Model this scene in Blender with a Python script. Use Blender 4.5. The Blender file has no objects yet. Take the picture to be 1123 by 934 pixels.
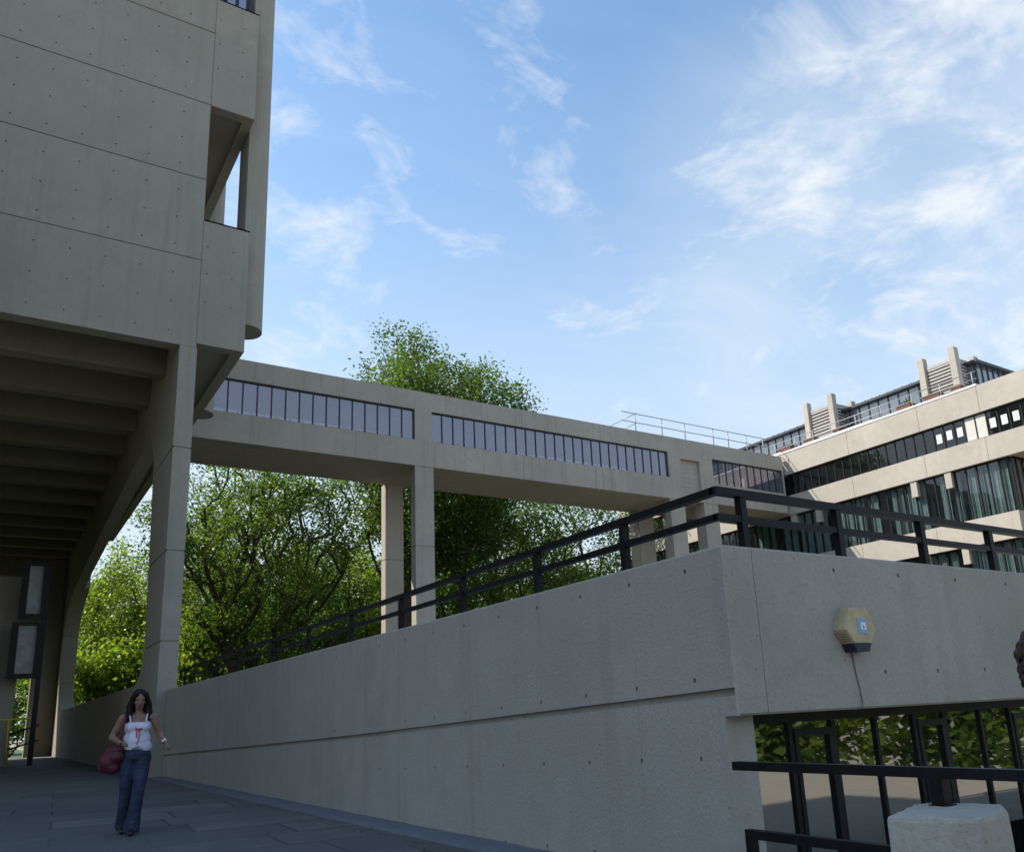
import bpy, bmesh, math, random
import numpy as np
from mathutils import Vector, Matrix, noise as mnoise
random.seed(7)
scene = bpy.context.scene
COL = scene.collection
R = math.radians

# ------------------------------------------------------------------ helpers
class MB:
    def __init__(s): s.v = []; s.f = []; s.mi = []; s.sm = []
    def quad(s, a, b, c, d, m=0):
        n = len(s.v); s.v += [a, b, c, d]; s.f.append((n, n+1, n+2, n+3)); s.mi.append(m); s.sm.append(False)
    def poly(s, pts, m=0):
        n = len(s.v); s.v += list(pts); s.f.append(tuple(range(n, n+len(pts)))); s.mi.append(m); s.sm.append(False)
    def box(s, x0, x1, y0, y1, z0, z1, m=0, bev=0.0):
        if bev <= 0:
            n = len(s.v)
            s.v += [(x0,y0,z0),(x1,y0,z0),(x1,y1,z0),(x0,y1,z0),(x0,y0,z1),(x1,y0,z1),(x1,y1,z1),(x0,y1,z1)]
            for q in ((3,2,1,0),(4,5,6,7),(0,1,5,4),(1,2,6,5),(2,3,7,6),(3,0,4,7)):
                s.f.append(tuple(n+i for i in q)); s.mi.append(m); s.sm.append(False)
        else:
            b = bmesh.new()
            bmesh.ops.create_cube(b, size=1)
            for v in b.verts:
                v.co = Vector(((x0+x1)/2+v.co.x*(x1-x0), (y0+y1)/2+v.co.y*(y1-y0), (z0+z1)/2+v.co.z*(z1-z0)))
            bmesh.ops.bevel(b, geom=list(b.edges), offset=bev, segments=2, affect='EDGES', profile=0.6)
            s.add_bm(b, m)
    def add_bm(s, b, m=0, smooth=False):
        n = len(s.v); b.verts.index_update()
        s.v += [tuple(v.co) for v in b.verts]
        for f in b.faces:
            s.f.append(tuple(n+v.index for v in f.verts)); s.mi.append(m); s.sm.append(smooth)
        b.free()
    def tube(s, pts, rad, sides=8, m=0, cap=True, smooth=True):
        pts = [Vector(p) for p in pts]; k = len(pts)
        rads = rad if isinstance(rad, (list, tuple)) else [rad]*k
        up = Vector((0.13, 0.27, 0.95)); n0 = len(s.v)
        d = (pts[1]-pts[0]).normalized()
        a = d.cross(up if abs(d.dot(up)) < .9 else Vector((1, 0, 0))).normalized()
        for i in range(k):
            d = (pts[min(i+1, k-1)]-pts[max(i-1, 0)]).normalized()
            a = (a-d*a.dot(d)).normalized(); b = d.cross(a)
            for j in range(sides):
                t = 2*math.pi*j/sides
                s.v.append(tuple(pts[i]+(a*math.cos(t)+b*math.sin(t))*rads[i]))
        for i in range(k-1):
            for j in range(sides):
                j2 = (j+1) % sides
                s.f.append((n0+i*sides+j, n0+i*sides+j2, n0+(i+1)*sides+j2, n0+(i+1)*sides+j)); s.mi.append(m); s.sm.append(smooth)
        if cap:
            s.f.append(tuple(n0+j for j in reversed(range(sides)))); s.mi.append(m); s.sm.append(False)
            s.f.append(tuple(n0+(k-1)*sides+j for j in range(sides))); s.mi.append(m); s.sm.append(False)
    def bar(s, p, q, w, h, m=0):
        """rectangular bar from p to q, w wide (sideways) and h high"""
        p = Vector(p); q = Vector(q); d = (q-p).normalized()
        side = d.cross(Vector((0, 0, 1)))
        side = side.normalized() if side.length > 1e-4 else Vector((1, 0, 0))
        up = side.cross(d).normalized(); n = len(s.v)
        for o in (p, q):
            for (a, b) in ((-1,-1),(1,-1),(1,1),(-1,1)):
                s.v.append(tuple(o+side*(a*w/2)+up*(b*h/2)))
        for f in ((0,1,2,3),(7,6,5,4),(0,4,5,1),(1,5,6,2),(2,6,7,3),(3,7,4,0)):
            s.f.append(tuple(n+i for i in f)); s.mi.append(m); s.sm.append(False)
    def prism(s, pts, axis, a, b, m=0):
        """polygon pts (2D) extruded along an axis from a to b"""
        def P(u, v, w):
            return {'x': (w, u, v), 'y': (u, w, v), 'z': (u, v, w)}[axis]
        n = len(pts)
        s.poly([P(u, v, a) for u, v in pts], m); s.poly([P(u, v, b) for u, v in reversed(pts)], m)
        for i in range(n):
            (u, v), (u2, v2) = pts[i], pts[(i+1) % n]
            s.quad(P(u, v, a), P(u, v, b), P(u2, v2, b), P(u2, v2, a), m)
    def relief(s, ul, vl, cell, mp, m=0, reveal=0.2):
        """sheet of cells; cell(i,j) gives depth (0 flush) or None for an opening; mp(u,v,d) -> point. vl entries: number or f(u)"""
        V = [(w if callable(w) else (lambda u, w=w: w)) for w in vl]
        nu, nv = len(ul)-1, len(vl)-1
        D = [[cell(i, j) for j in range(nv)] for i in range(nu)]
        P = lambda i, j, d: mp(ul[i], V[j](ul[i]), d)
        dd = lambda x: reveal if x is None else x
        for i in range(nu):
            for j in range(nv):
                d = D[i][j]
                if d is not None:
                    s.quad(P(i,j,d), P(i+1,j,d), P(i+1,j+1,d), P(i,j+1,d), m)
                if i+1 < nu and dd(D[i+1][j]) != dd(d):
                    s.quad(P(i+1,j,dd(d)), P(i+1,j,dd(D[i+1][j])), P(i+1,j+1,dd(D[i+1][j])), P(i+1,j+1,dd(d)), m)
                if j+1 < nv and dd(D[i][j+1]) != dd(d):
                    s.quad(P(i,j+1,dd(d)), P(i+1,j+1,dd(d)), P(i+1,j+1,dd(D[i][j+1])), P(i,j+1,dd(D[i][j+1])), m)
    def build(s, name, mat, parent=None, weld=False):
        me = bpy.data.meshes.new(name)
        me.from_pydata([tuple(v) for v in s.v], [], s.f)
        for mm in (mat if isinstance(mat, (list, tuple)) else [mat]): me.materials.append(mm)
        me.polygons.foreach_set('material_index', s.mi)
        me.polygons.foreach_set('use_smooth', s.sm)
        b = bmesh.new(); b.from_mesh(me)
        if weld: bmesh.ops.remove_doubles(b, verts=b.verts, dist=1e-4)
        bmesh.ops.recalc_face_normals(b, faces=b.faces)
        b.to_mesh(me); b.free(); me.update()
        o = bpy.data.objects.new(name, me); COL.objects.link(o)
        if parent is not None: child(o, parent)
        return o

def child(o, parent):
    """keep the world-space coordinates the shape was written in"""
    o.parent = parent
    if parent.get('loc') is not None:
        o.location = -Vector(parent['loc'])

def tag(o, label=None, cat=None, group=None, kind=None):
    if label: o['label'] = label
    if cat: o['category'] = cat
    if group: o['group'] = group
    if kind: o['kind'] = kind
    return o

ORIGIN = {}
def thing(name, label, cat, loc=(0,0,0), group=None):
    o = bpy.data.objects.new(name, None); COL.objects.link(o)
    o.empty_display_size = .3; o.location = loc
    return tag(o, label, cat, group)
def part(mb, name, mat, root):
    o = mb.build(name, mat); o.parent = root
    w = Vector((0,0,0)); r = root
    while r is not None: w += r.location; r = r.parent
    if w.length > 0: o.data.transform(Matrix.Translation(-w))
    return o

# ------------------------------------------------------------------ materials
def newmat(name):
    m = bpy.data.materials.new(name); m.use_nodes = True
    nt = m.node_tree; nt.nodes.clear()
    out = nt.nodes.new('ShaderNodeOutputMaterial')
    return m, nt, out
class NT:
    def __init__(s, nt): s.nt = nt
    def n(s, t, **k):
        nd = s.nt.nodes.new(t)
        for a, b in k.items():
            if a.startswith('i_'):
                key = a[2:]
                key = int(key) if key.isdigit() else key.replace('_', ' ')
                nd.inputs[key].default_value = b
            else: setattr(nd, a, b)
        return nd
    def l(s, a, b): s.nt.links.new(a, b)
    def noise(s, vec, scale, detail=4, rough=.55, out='Fac'):
        nd = s.n('ShaderNodeTexNoise', i_Scale=scale, i_Detail=detail, i_Roughness=rough)
        if vec is not None: s.l(vec, nd.inputs['Vector'])
        return nd.outputs[out]
    def ramp(s, fac, stops):
        r = s.n('ShaderNodeValToRGB'); e = r.color_ramp.elements
        while len(e) < len(stops): e.new(.5)
        for i, (p, c) in enumerate(stops):
            e[i].position = p; e[i].color = (c, c, c, 1) if not hasattr(c, '__len__') else (*c[:3], 1)
        s.l(fac, r.inputs[0]); return r.outputs[0]
    def mix(s, fac, a, b, typ='MIX'):
        m = s.n('ShaderNodeMix', data_type='RGBA', blend_type=typ)
        for idx, x in ((0, fac), (6, a), (7, b)):
            if hasattr(x, 'is_linked') or isinstance(x, bpy.types.NodeSocket): s.l(x, m.inputs[idx])
            else: m.inputs[idx].default_value = x if idx == 0 else (*x[:3], 1)
        return m.outputs[2]
    def math(s, op, a, b=None, clamp=False):
        m = s.n('ShaderNodeMath', operation=op, use_clamp=clamp)
        for i, x in enumerate((a, b)):
            if x is None: continue
            if isinstance(x, bpy.types.NodeSocket): s.l(x, m.inputs[i])
            else: m.inputs[i].default_value = x
        return m.outputs[0]

def concrete(name, base, var=.12, grain=1.0, pits=.5, fine=70, streak=.12, rough=.88, pour=.0, blotch=.28, lump=.5):
    m, nt, out = newmat(name); T = NT(nt)
    geo = T.n('ShaderNodeNewGeometry').outputs['Position']
    big = T.noise(geo, .35, 5, .6); mid = T.noise(geo, 2.6, 5, .65); fin = T.noise(geo, fine, 3, .7)
    mp = T.n('ShaderNodeMapping'); mp.inputs['Scale'].default_value = (3.0, 3.0, .12); T.l(geo, mp.inputs[0])
    stk = T.noise(mp.outputs[0], 1.6, 5, .6)
    c = T.mix(T.ramp(big, [(.3, 0), (.7, 1)]), [x*(1-var) for x in base], [x*(1+var) for x in base])
    c = T.mix(T.ramp(mid, [(.35, .0), (.7, .5)]), c, [base[0]*.86, base[1]*.85, base[2]*.82])
    c = T.mix(T.ramp(stk, [(.52, 0), (.75, streak*2.2)]), c, [x*.62 for x in base])
    c = T.mix(T.ramp(fin, [(.30, .42), (.55, 0)]), c, [x*.62 for x in base])
    sx = T.n('ShaderNodeSeparateXYZ'); T.l(geo, sx.inputs[0])
    wn = T.n('ShaderNodeTexWhiteNoise', noise_dimensions='1D'); T.l(T.math('FLOOR', T.math('DIVIDE', T.math('SUBTRACT', sx.outputs[2], 12.64), 2.925)), wn.inputs['W'])
    c = T.mix(T.math('MULTIPLY', wn.outputs['Value'], pour), c, [x*.80 for x in base])
    blot = T.noise(geo, .9, 6, .7)
    c = T.mix(T.ramp(blot, [(.56, 0), (.70, blotch)]), c, [base[0]*.66, base[1]*.66, base[2]*.62])
    c = T.mix(T.ramp(blot, [(.28, blotch), (.42, 0)]), c, [min(.8, x*1.14) for x in base])
    vor = T.n('ShaderNodeTexVoronoi', i_Scale=fine*.22); T.l(geo, vor.inputs['Vector'])
    pm = T.ramp(vor.outputs['Distance'], [(.0, pits), (.11, 0)])
    sel = T.noise(geo, fine*.10, 2)
    pm = T.math('MULTIPLY', pm, T.ramp(sel, [(.5, 0), (.56, 1)]))
    c = T.mix(pm, c, [x*.4 for x in base])
    b = T.n('ShaderNodeBsdfPrincipled', i_Roughness=rough); T.l(c, b.inputs['Base Color'])
    b.inputs['Specular IOR Level'].default_value = .25
    h = T.math('ADD', T.math('MULTIPLY', fin, .6*grain), T.math('MULTIPLY', T.noise(geo, fine*.4, 4, .6), lump))
    h = T.math('SUBTRACT', h, T.math('MULTIPLY', pm, 1.2))
    bp = T.n('ShaderNodeBump', i_Strength=.55, i_Distance=.012*grain); T.l(h, bp.inputs['Height'])
    T.l(bp.outputs[0], b.inputs['Normal']); T.l(b.outputs[0], out.inputs[0])
    return m

def plain(name, base, rough=.6, var=.12, scale=8, metal=0.0, bump=.0, spec=.4):
    m, nt, out = newmat(name); T = NT(nt)
    geo = T.n('ShaderNodeNewGeometry').outputs['Position']
    n = T.noise(geo, scale, 5, .6)
    c = T.mix(T.ramp(n, [(.3, 0), (.7, 1)]), [x*(1-var) for x in base], [min(1, x*(1+var)) for x in base])
    b = T.n('ShaderNodeBsdfPrincipled', i_Roughness=rough, i_Metallic=metal); T.l(c, b.inputs['Base Color'])
    b.inputs['Specular IOR Level'].default_value = spec
    if bump:
        bp = T.n('ShaderNodeBump', i_Strength=.6, i_Distance=bump); T.l(T.noise(geo, scale*6, 4), bp.inputs['Height'])
        T.l(bp.outputs[0], b.inputs['Normal'])
    T.l(b.outputs[0], out.inputs[0]); return m

def glass(name, tint=(.6,.65,.7), clear=.55, ior=1.6, dark=(.012,.014,.016), wob=.004, refl=(1,1,1)):
    """coated glazing: part see-through, part mirror by angle"""
    m, nt, out = newmat(name); T = NT(nt)
    geo = T.n('ShaderNodeNewGeometry').outputs['Position']
    tr = T.n('ShaderNodeBsdfTransparent'); tr.inputs[0].default_value = (*tint, 1)
    df = T.n('ShaderNodeBsdfDiffuse'); df.inputs[0].default_value = (*dark, 1)
    gl = T.n('ShaderNodeBsdfGlossy'); gl.inputs['Roughness'].default_value = .015; gl.inputs[0].default_value = (*refl, 1)
    bp = T.n('ShaderNodeBump', i_Strength=.5, i_Distance=wob); T.l(T.noise(geo, 1.1, 1), bp.inputs['Height'])
    T.l(bp.outputs[0], gl.inputs['Normal'])
    gi = T.n('ShaderNodeNewGeometry'); dt = T.n('ShaderNodeVectorMath', operation='DOT_PRODUCT')
    T.l(gi.outputs['Incoming'], dt.inputs[0]); T.l(gi.outputs['Normal'], dt.inputs[1])
    f0 = ((ior-1)/(ior+1))**2
    sch = T.math('POWER', T.math('SUBTRACT', 1.0, T.math('ABSOLUTE', dt.outputs['Value']), True), 5.0)
    frv = T.math('ADD', T.math('MULTIPLY', sch, 1-f0), f0)
    a = T.n('ShaderNodeMixShader', i_0=1-clear); T.l(tr.outputs[0], a.inputs[1]); T.l(df.outputs[0], a.inputs[2])
    b = T.n('ShaderNodeMixShader'); T.l(frv, b.inputs[0]); T.l(a.outputs[0], b.inputs[1]); T.l(gl.outputs[0], b.inputs[2])
    T.l(b.outputs[0], out.inputs[0]); return m

def leafmat(name, cols, trans=.45):
    m, nt, out = newmat(name); T = NT(nt)
    g = T.n('ShaderNodeNewGeometry')
    c = T.ramp(g.outputs['Random Per Island'], [(0, cols[0]), (.5, cols[1]), (1, cols[2])])
    n = T.noise(g.outputs['Position'], .9, 3)
    c = T.mix(T.ramp(n, [(.35, 0), (.7, .5)]), c, cols[1])
    p = T.n('ShaderNodeBsdfPrincipled', i_Roughness=.36); T.l(c, p.inputs['Base Color'])
    p.inputs['Specular IOR Level'].default_value = .5
    t = T.n('ShaderNodeBsdfTranslucent')
    c2 = T.mix(1.0, c, (1.5, 1.6, .6), 'MULTIPLY'); T.l(c2, t.inputs[0])
    x = T.n('ShaderNodeMixShader', i_0=trans); T.l(p.outputs[0], x.inputs[1]); T.l(t.outputs[0], x.inputs[2])
    T.l(x.outputs[0], out.inputs[0]); return m

M = {}
M['conc'] = concrete('board_concrete', (.385, .355, .295), fine=28, grain=1.2, pits=.5, streak=.2, pour=.45)
M['conc_near'] = concrete('near_concrete', (.40, .375, .325), fine=42, grain=1.35, pits=.8, streak=.18, lump=.5)
M['conc_warm'] = concrete('warm_concrete', (.49, .445, .385), fine=24, grain=1.0, pits=.3, streak=.10)
M['conc_bridge'] = concrete('bridge_concrete', (.46, .42, .36), fine=24, grain=1.0, pits=.4, streak=.30)
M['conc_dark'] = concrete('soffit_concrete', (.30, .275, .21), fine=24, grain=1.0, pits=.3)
M['hole'] = plain('tie_hole_recess', (.06, .058, .055), .9)
M['black'] = plain('black_paint', (.006, .006, .0065), .5, .4, 14, bump=.0008, spec=.22)
M['frame'] = plain('dark_frame', (.010, .010, .012), .5, .2, 9, spec=.25)
M['frame_b'] = plain('blue_black_frame', (.025, .03, .04), .4, .2, 9)
M['galv'] = plain('galvanised_tube', (.34, .345, .35), .5, .15, 20, metal=.3)
M['brown'] = plain('brown_brick_box', (.16, .075, .06), .8, .25, 9, bump=.003)
M['white'] = plain('white_coping', (.78, .77, .74), .6, .06, 5)
M['paper'] = plain('white_paper', (.82, .82, .82), .7, .04, 5)
M['louvre'] = plain('pale_louvre', (.42, .40, .37), .6, .1, 6)
M['roofmetal'] = plain('dark_roof_metal', (.05, .055, .065), .5, .15, 4)
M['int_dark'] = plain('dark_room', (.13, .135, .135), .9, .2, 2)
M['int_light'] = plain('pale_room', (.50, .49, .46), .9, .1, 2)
M['curtain'] = plain('teal_curtain', (.25, .305, .295), .85, .2, 3)
M['blind'] = plain('cream_board', (.62, .60, .54), .8, .05, 3)
M['bglass'] = glass('bridge_glass', (.75, .74, .86), .40, 2.5, (.16, .165, .215), wob=.001, refl=(.93, .9, 1))
M['rglass'] = glass('office_glass', (.70, .80, .79), .9, 1.75, (.02, .03, .03))
M['pglass'] = glass('penthouse_glass', (.5, .56, .62), .25, 2.4, (.16, .185, .21))
M['dglass'] = glass('door_glass', (.30, .31, .30), .35, 4.2, (.015, .017, .015), wob=.002)
M['bark'] = plain('bark', (.075, .055, .042), .9, .35, 12, bump=.02)
M['leaf_a'] = leafmat('leaf_mid', [(.055,.10,.018), (.10,.155,.032), (.17,.225,.06)], .66)
M['leaf_b'] = leafmat('leaf_dark', [(.045,.085,.02), (.078,.125,.03), (.14,.19,.055)], .62)
M['leaf_c'] = leafmat('leaf_yellow', [(.10,.155,.02), (.16,.215,.035), (.25,.29,.06)], .66)
M['grass'] = plain('lawn', (.06, .10, .025), .95, .4, 1.5, bump=.03)
M['yellow'] = plain('yellow_paint', (.55, .45, .04), .5, .1, 9)
M['panel'] = plain('pale_panel', (.24, .265, .26), .35, .25, 3)

def paving_mat():
    m, nt, out = newmat('paving'); T = NT(nt)
    geo = T.n('ShaderNodeNewGeometry').outputs['Position']
    mp = T.n('ShaderNodeMapping'); mp.inputs['Rotation'].default_value = (0, 0, R(4)); T.l(geo, mp.inputs[0])
    br = T.n('ShaderNodeTexBrick', i_Scale=1.0, i_Mortar_Size=.018, i_Brick_Width=1.55, i_Row_Height=1.05)
    br.offset = .37; br.squash = 1.4; br.squash_frequency = 3
    br.inputs['Color1'].default_value = (.10, .098, .097, 1); br.inputs['Color2'].default_value = (.175, .168, .155, 1); br.inputs['Mortar'].default_value = (.045, .045, .045, 1)
    T.l(mp.outputs[0], br.inputs['Vector'])
    patch = T.ramp(T.noise(geo, .25, 3), [(.48, 0), (.54, .75)])
    asph = T.mix(T.noise(geo, 90, 2), (.085, .085, .088), (.15, .15, .152))
    c = T.mix(patch, br.outputs['Color'], asph)
    c = T.mix(T.ramp(T.noise(geo, 1.3, 6, .7), [(.42, 0), (.72, .6)]), c, (.075, .074, .073))
    c = T.mix(T.ramp(T.noise(geo, 45, 3, .7), [(.3, .35), (.6, 0)]), c, (.05, .05, .05))
    b = T.n('ShaderNodeBsdfPrincipled', i_Roughness=.85); T.l(c, b.inputs['Base Color'])
    bp = T.n('ShaderNodeBump', i_Strength=.5, i_Distance=.006)
    T.l(T.math('ADD', T.noise(geo, 60, 3), T.math('MULTIPLY', br.outputs['Fac'], -.8)), bp.inputs['Height'])
    T.l(bp.outputs[0], b.inputs['Normal']); T.l(b.outputs[0], out.inputs[0]); return m
M['paving'] = paving_mat()
M['kerb'] = concrete('kerb_asphalt', (.175, .188, .215), fine=40, grain=1.6, pits=.8)
M['ground'] = concrete('plaza', (.33, .29, .22), fine=12, grain=1, pits=.2)

# ------------------------------------------------------------------ setting
mb = MB(); mb.poly([(-900,-900,-2.3),(900,-900,-2.3),(900,900,-2.3),(-900,900,-2.3)])
g = mb.build('ground', M['ground']); tag(g, kind='structure')
mb = MB(); mb.box(4.6, 43.2, 41, 150, -2.29, -1.2); mb.box(-60, 4.5, 66.2, 150, -2.29, -.2)
g = mb.build('lawn', M['grass']); tag(g, kind='structure')
mb = MB()
mb.box(-30, 3.30, -30, 4.26, -2.28, -.004); mb.box(-30, 4.28, 4.262, 66, -2.28, 0)
g = mb.build('paving', M['paving']); tag(g, kind='structure')
mb = MB(); mb.box(3.31, 15, -4, 4.16, -2.28, -.12)
g = mb.build('landing', M['ground']); tag(g, kind='structure')
# rounded asphalt fillet along the foot of the ramp wall
mb = MB()
prof = [(4.309, .034), (4.20, .032), (4.10, .027), (4.02, .017), (3.95, .0)]
ys = [4.4+.35*i for i in range(62)]
for a, b in zip(ys, ys[1:]):
    for (x0, z0), (x1, z1) in zip(prof, prof[1:]):
        j = lambda y, x, z: (x-.05*mnoise.noise((y*.9, 3, 1))*(4.31-x)/.34, y, z+.010*mnoise.noise((y*2.1, x*9, 5))*(1 if z > .01 else 0)-.002)
        mb.quad(j(a, x0, z0), j(b, x0, z0), j(b, x1, z1), j(a, x1, z1))
o = mb.build('kerb', M['kerb'], weld=True); tag(o, kind='structure')
for p in o.data.polygons: p.use_smooth = True

# dry leaves and crumbs blown against the wall foot
mb = MB(); rnd = random.Random(12)
for k in range(420):
    y = rnd.uniform(5.5, 26); x = 3.95-abs(rnd.gauss(0, .28)) if k % 3 else rnd.uniform(-1, 3.9)
    a = rnd.uniform(0, 6.28); l = rnd.uniform(.012, .035); d = Vector((math.cos(a), math.sin(a), rnd.uniform(-.1, .3)))*l; n = Vector((-math.sin(a), math.cos(a), rnd.uniform(-.1, .3)))*l*.5
    p = Vector((x, y, .012)); mb.quad(p-d, p+n, p+d, p-n)
o = mb.build('leaf_litter', plain('dry_leaf', (.16,.13,.08), .9, .5, 30)); tag(o, 'dry leaf litter scattered along the foot of the ramp wall', 'leaf litter', kind='stuff')

# ------------------------------------------------------------------ terrace block (ramp wall, overhang, glazed wall below)
tb = thing('terrace_block', 'grey concrete ramp wall block with drilled holes, its corner jutting towards the camera', 'wall', (4.31, 4.18, 0))
mb = MB()
zg = lambda y: 1.29-.0393*(y-4.22) if y < 11.6 else 1.0-.0319*(y-11.6)
holes = {}
def frange(a, b, st):
    r = []; x = a
    while x < b-1e-6: r.append(x); x += st
    return r
HR = .013
hy = []; y = 4.58; k = 0
while y < 15.5:
    hy.append(y); y += .66+.02*k; k = min(k+1, 8)
# rows: (offset function, first hole y, last hole y)
rows = [(lambda y: zg(y)-1.13, 4.5, 7.6), (lambda y: zg(y)-.44, 4.5, 11.2), (lambda y: zg(y)+.10, 4.5, 15), (lambda y: 2.17-.004*(y-4), 4.5, 16)]
ul = sorted(set([4.18, 4.195, 4.25, 4.31, 10.9, 10.906] + [h-HR for h in hy] + [h+HR for h in hy] + frange(17, 25.4, 1.5) + [25.5]))
vdef = [lambda y: -.06, lambda y: .05]
def rr(f, s): return lambda y: f(y)+s*HR*1.15
vl = [lambda y: -2.3, lambda y: -.3]
tagrow = {}
for i in (0, 1):
    tagrow[len(vl)] = i; vl += [rr(rows[i][0], -1), rr(rows[i][0], 1)]
lowj = len(vl); vl += [lambda y: min(1.12, zg(y)-.06)]
gj = len(vl); vl += [lambda y: zg(y)-.034, lambda y: zg(y)+.018]
for i in (2, 3):
    tagrow[len(vl)] = i; vl += [rr(rows[i][0], -1), rr(rows[i][0], 1)]
vl += [lambda y: 2.284, lambda y: 2.3]
# far from the camera the row below would cross z=-.3; clamp
vl = [ (lambda y, f=f, k=i: max(f(y), -2.3+k*.02)) for i, f in enumerate(vl) ]
def cellL(i, j):
    yc = (ul[i]+ul[i+1])/2
    if j < lowj and yc < 4.31: return None
    if j == gj: return .055 if yc > 4.22 else 0
    if j in tagrow and abs(ul[i+1]-ul[i]-2*HR) < 1e-6 and any(abs(yc-h) < 1e-4 for h in hy):
        f, a, b = rows[tagrow[j]]
        if a < yc < b: return .035
    if abs(yc-10.903) < 1e-3: return .004
    return 0
def mpL(u, v, d):
    e = 0
    if u <= 4.181: e = .014
    if v >= 2.2999: e = max(e, .014)
    return (4.31+d+e, u if u > 4.181 else 4.181, v)
mb.relief(ul, vl, cellL, mpL)
# right-hand band, faces the camera
hx = [4.68+.83*i for i in range(12)]
hx2 = [4.56+.71*i for i in range(13)]
ulr = sorted(set([4.31, 4.325, 4.60, 4.606, 16] + [x+s*HR for x in hx for s in (-1, 1)] + [x+s*HR for x in hx2 for s in (-1, 1)]))
vlr = [1.12, 1.135, 1.39-HR*1.2, 1.39+HR*1.2, 2.175-HR*1.2, 2.175+HR*1.2, 2.284, 2.3]
def cellR(i, j):
    c = (ulr[i]+ulr[i+1])/2; w = ulr[i+1]-ulr[i]
    if abs(c-4.603) < 1e-3: return .006
    if j == 2 and abs(w-2*HR) < 1e-6 and any(abs(c-h) < 1e-4 for h in hx2) and c > 5.8: return .035
    if j == 4 and abs(w-2*HR) < 1e-6 and any(abs(c-h) < 1e-4 for h in hx) and c > 5: return .035
    return 0
def mpR(u, v, d):
    e = .014 if (v >= 2.2999 or v <= 1.1201) else 0
    if u <= 4.3101: return (4.324, 4.18+max(d, 0)+.0+.001, v)
    return (u, 4.18+d+e, v)
mb.relief(ulr, vlr, cellR, mpR)
# top, inner faces, soffit, end of the lower wall
mb.quad((4.324,4.194,2.3),(4.324,25.5,2.3),(4.62,25.5,2.3),(4.62,4.5,2.3))
mb.quad((4.324,4.194,2.3),(4.62,4.5,2.3),(16,4.5,2.3),(16,4.194,2.3))
mb.quad((4.62,4.5,2.3),(4.62,25.5,2.3),(4.62,25.5,1.2),(4.62,4.5,1.2))
mb.quad((4.62,4.5,2.3),(16,4.5,2.3),(16,4.5,1.2),(4.62,4.5,1.2))
mb.box(4.63, 16, 4.52, 25.4, 1.124, 1.6)       # ramp deck over the rooms below
mb.quad((4.325,4.195,1.12),(16,4.195,1.12),(16,4.53,1.12),(4.325,4.53,1.12))
mb.box(4.325, 4.58, 4.3105, 4.9, -2.3, 1.118)   # end of the lower wall, set back under the band
part(mb, 'wall', M['conc_near'], tb)
# glazed wall under the overhang
GY = 4.68
win = MB(); xs = [4.585, 5.20, 5.31, 5.72, 5.80, 6.27, 6.87, 7.46, 7.55, 7.93, 8.02, 8.60, 9.15, 9.25, 9.75, 10.4, 11.0, 11.7]
dx = [(4.59,4.66),(5.22,5.32),(5.30,5.37),(5.67,5.74),(5.72,5.82),(6.30,6.36),(6.88,6.94),(7.43,7.53),(7.51,7.57),(7.88,7.94),(7.92,8.02),(8.57,8.63),(9.13,9.23),(9.21,9.27),(9.66,9.72),(9.70,9.80),(10.4,10.46),(11.0,11.06),(11.6,11.66)]
mull = [4.61, 5.16, 5.72, 6.27, 6.87, 7.46, 7.95, 8.58, 9.15, 9.70, 10.3, 10.9, 11.5, 12.1]
doors = [(5.72, 6.27), (7.46, 7.95), (9.15, 9.70)]
mull = [4.61]+[x*.936 for x in mull[1:]]; doors = [(a*.936, b*.936) for a, b in doors]
for x in mull:
    wd = .027 if any(abs(x-a) < .01 or abs(x-b) < .01 for a, b in doors) else .019
    win.box(x-wd, x+wd, GY-.022, GY+.05, -2.2, 1.038)
win.box(4.585, 16, GY-.03, GY+.062, 1.04, 1.12)
win.box(4.585, 16, GY-.062, GY+.062, -2.3, -2.2)
for a, b in doors:
    for x in (a+.05, b-.05): win.box(x-.022, x+.022, GY-.03, GY+.03, -2.15, .93)
    win.box(a+.028, b-.028, GY-.031, GY+.031, .93, .985)
w = part(win, 'window', M['frame'], tb)
gl = MB()
for a, b in zip(mull, mull[1:]):
    t = random.uniform(-.003, .003)
    gl.quad((a,GY+t,-2.2),(b,GY-t,-2.2),(b,GY-t*.6,1.04),(a,GY+t*.6,1.04))
part(gl, 'glass', M['dglass'], w)
rm = MB()
rm.quad((4.62,9.2,-2.3),(16,9.2,-2.3),(16,9.2,1.12),(4.62,9.2,1.12)); rm.quad((16,4.9,-2.3),(16,9.2,-2.3),(16,9.2,1.12),(16,4.9,1.12))
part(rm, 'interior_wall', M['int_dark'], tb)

# black railing on the ramp wall
def rail_posts():
    return [23.93,20.86,18.35,15.9,13.83,11.86,10.07,8.36,6.80,5.44]
rl = thing('railing', 'long black two-bar railing running along the top of the concrete ramp wall', 'railing', (4.46, 4.33, 2.3))
mb = MB()
TR, MR = 2.745, 2.545
mb.bar((4.46,4.33,TR),(4.46,24.6,TR),.07,.056); mb.bar((4.46-.035,4.33,TR),(16,4.33,TR),.07,.0561)
part(mb, 'top_rail', M['black'], rl)
mb = MB(); mb.bar((4.46,4.33,MR),(4.46,24.6,MR),.05,.05); mb.bar((4.46-.025,4.33,MR),(16,4.33,MR),.05,.0501)
mb.bar((4.46,24.575,MR+.025),(4.46,24.575,TR-.03),.05,.05)
part(mb, 'middle_rail', M['black'], rl)
posts = [(4.46, y) for y in rail_posts()] + [(x, 4.33) for x in (4.71, 5.83, 7.0, 8.13, 9.3, 10.5, 11.7)]
proto = None
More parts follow.
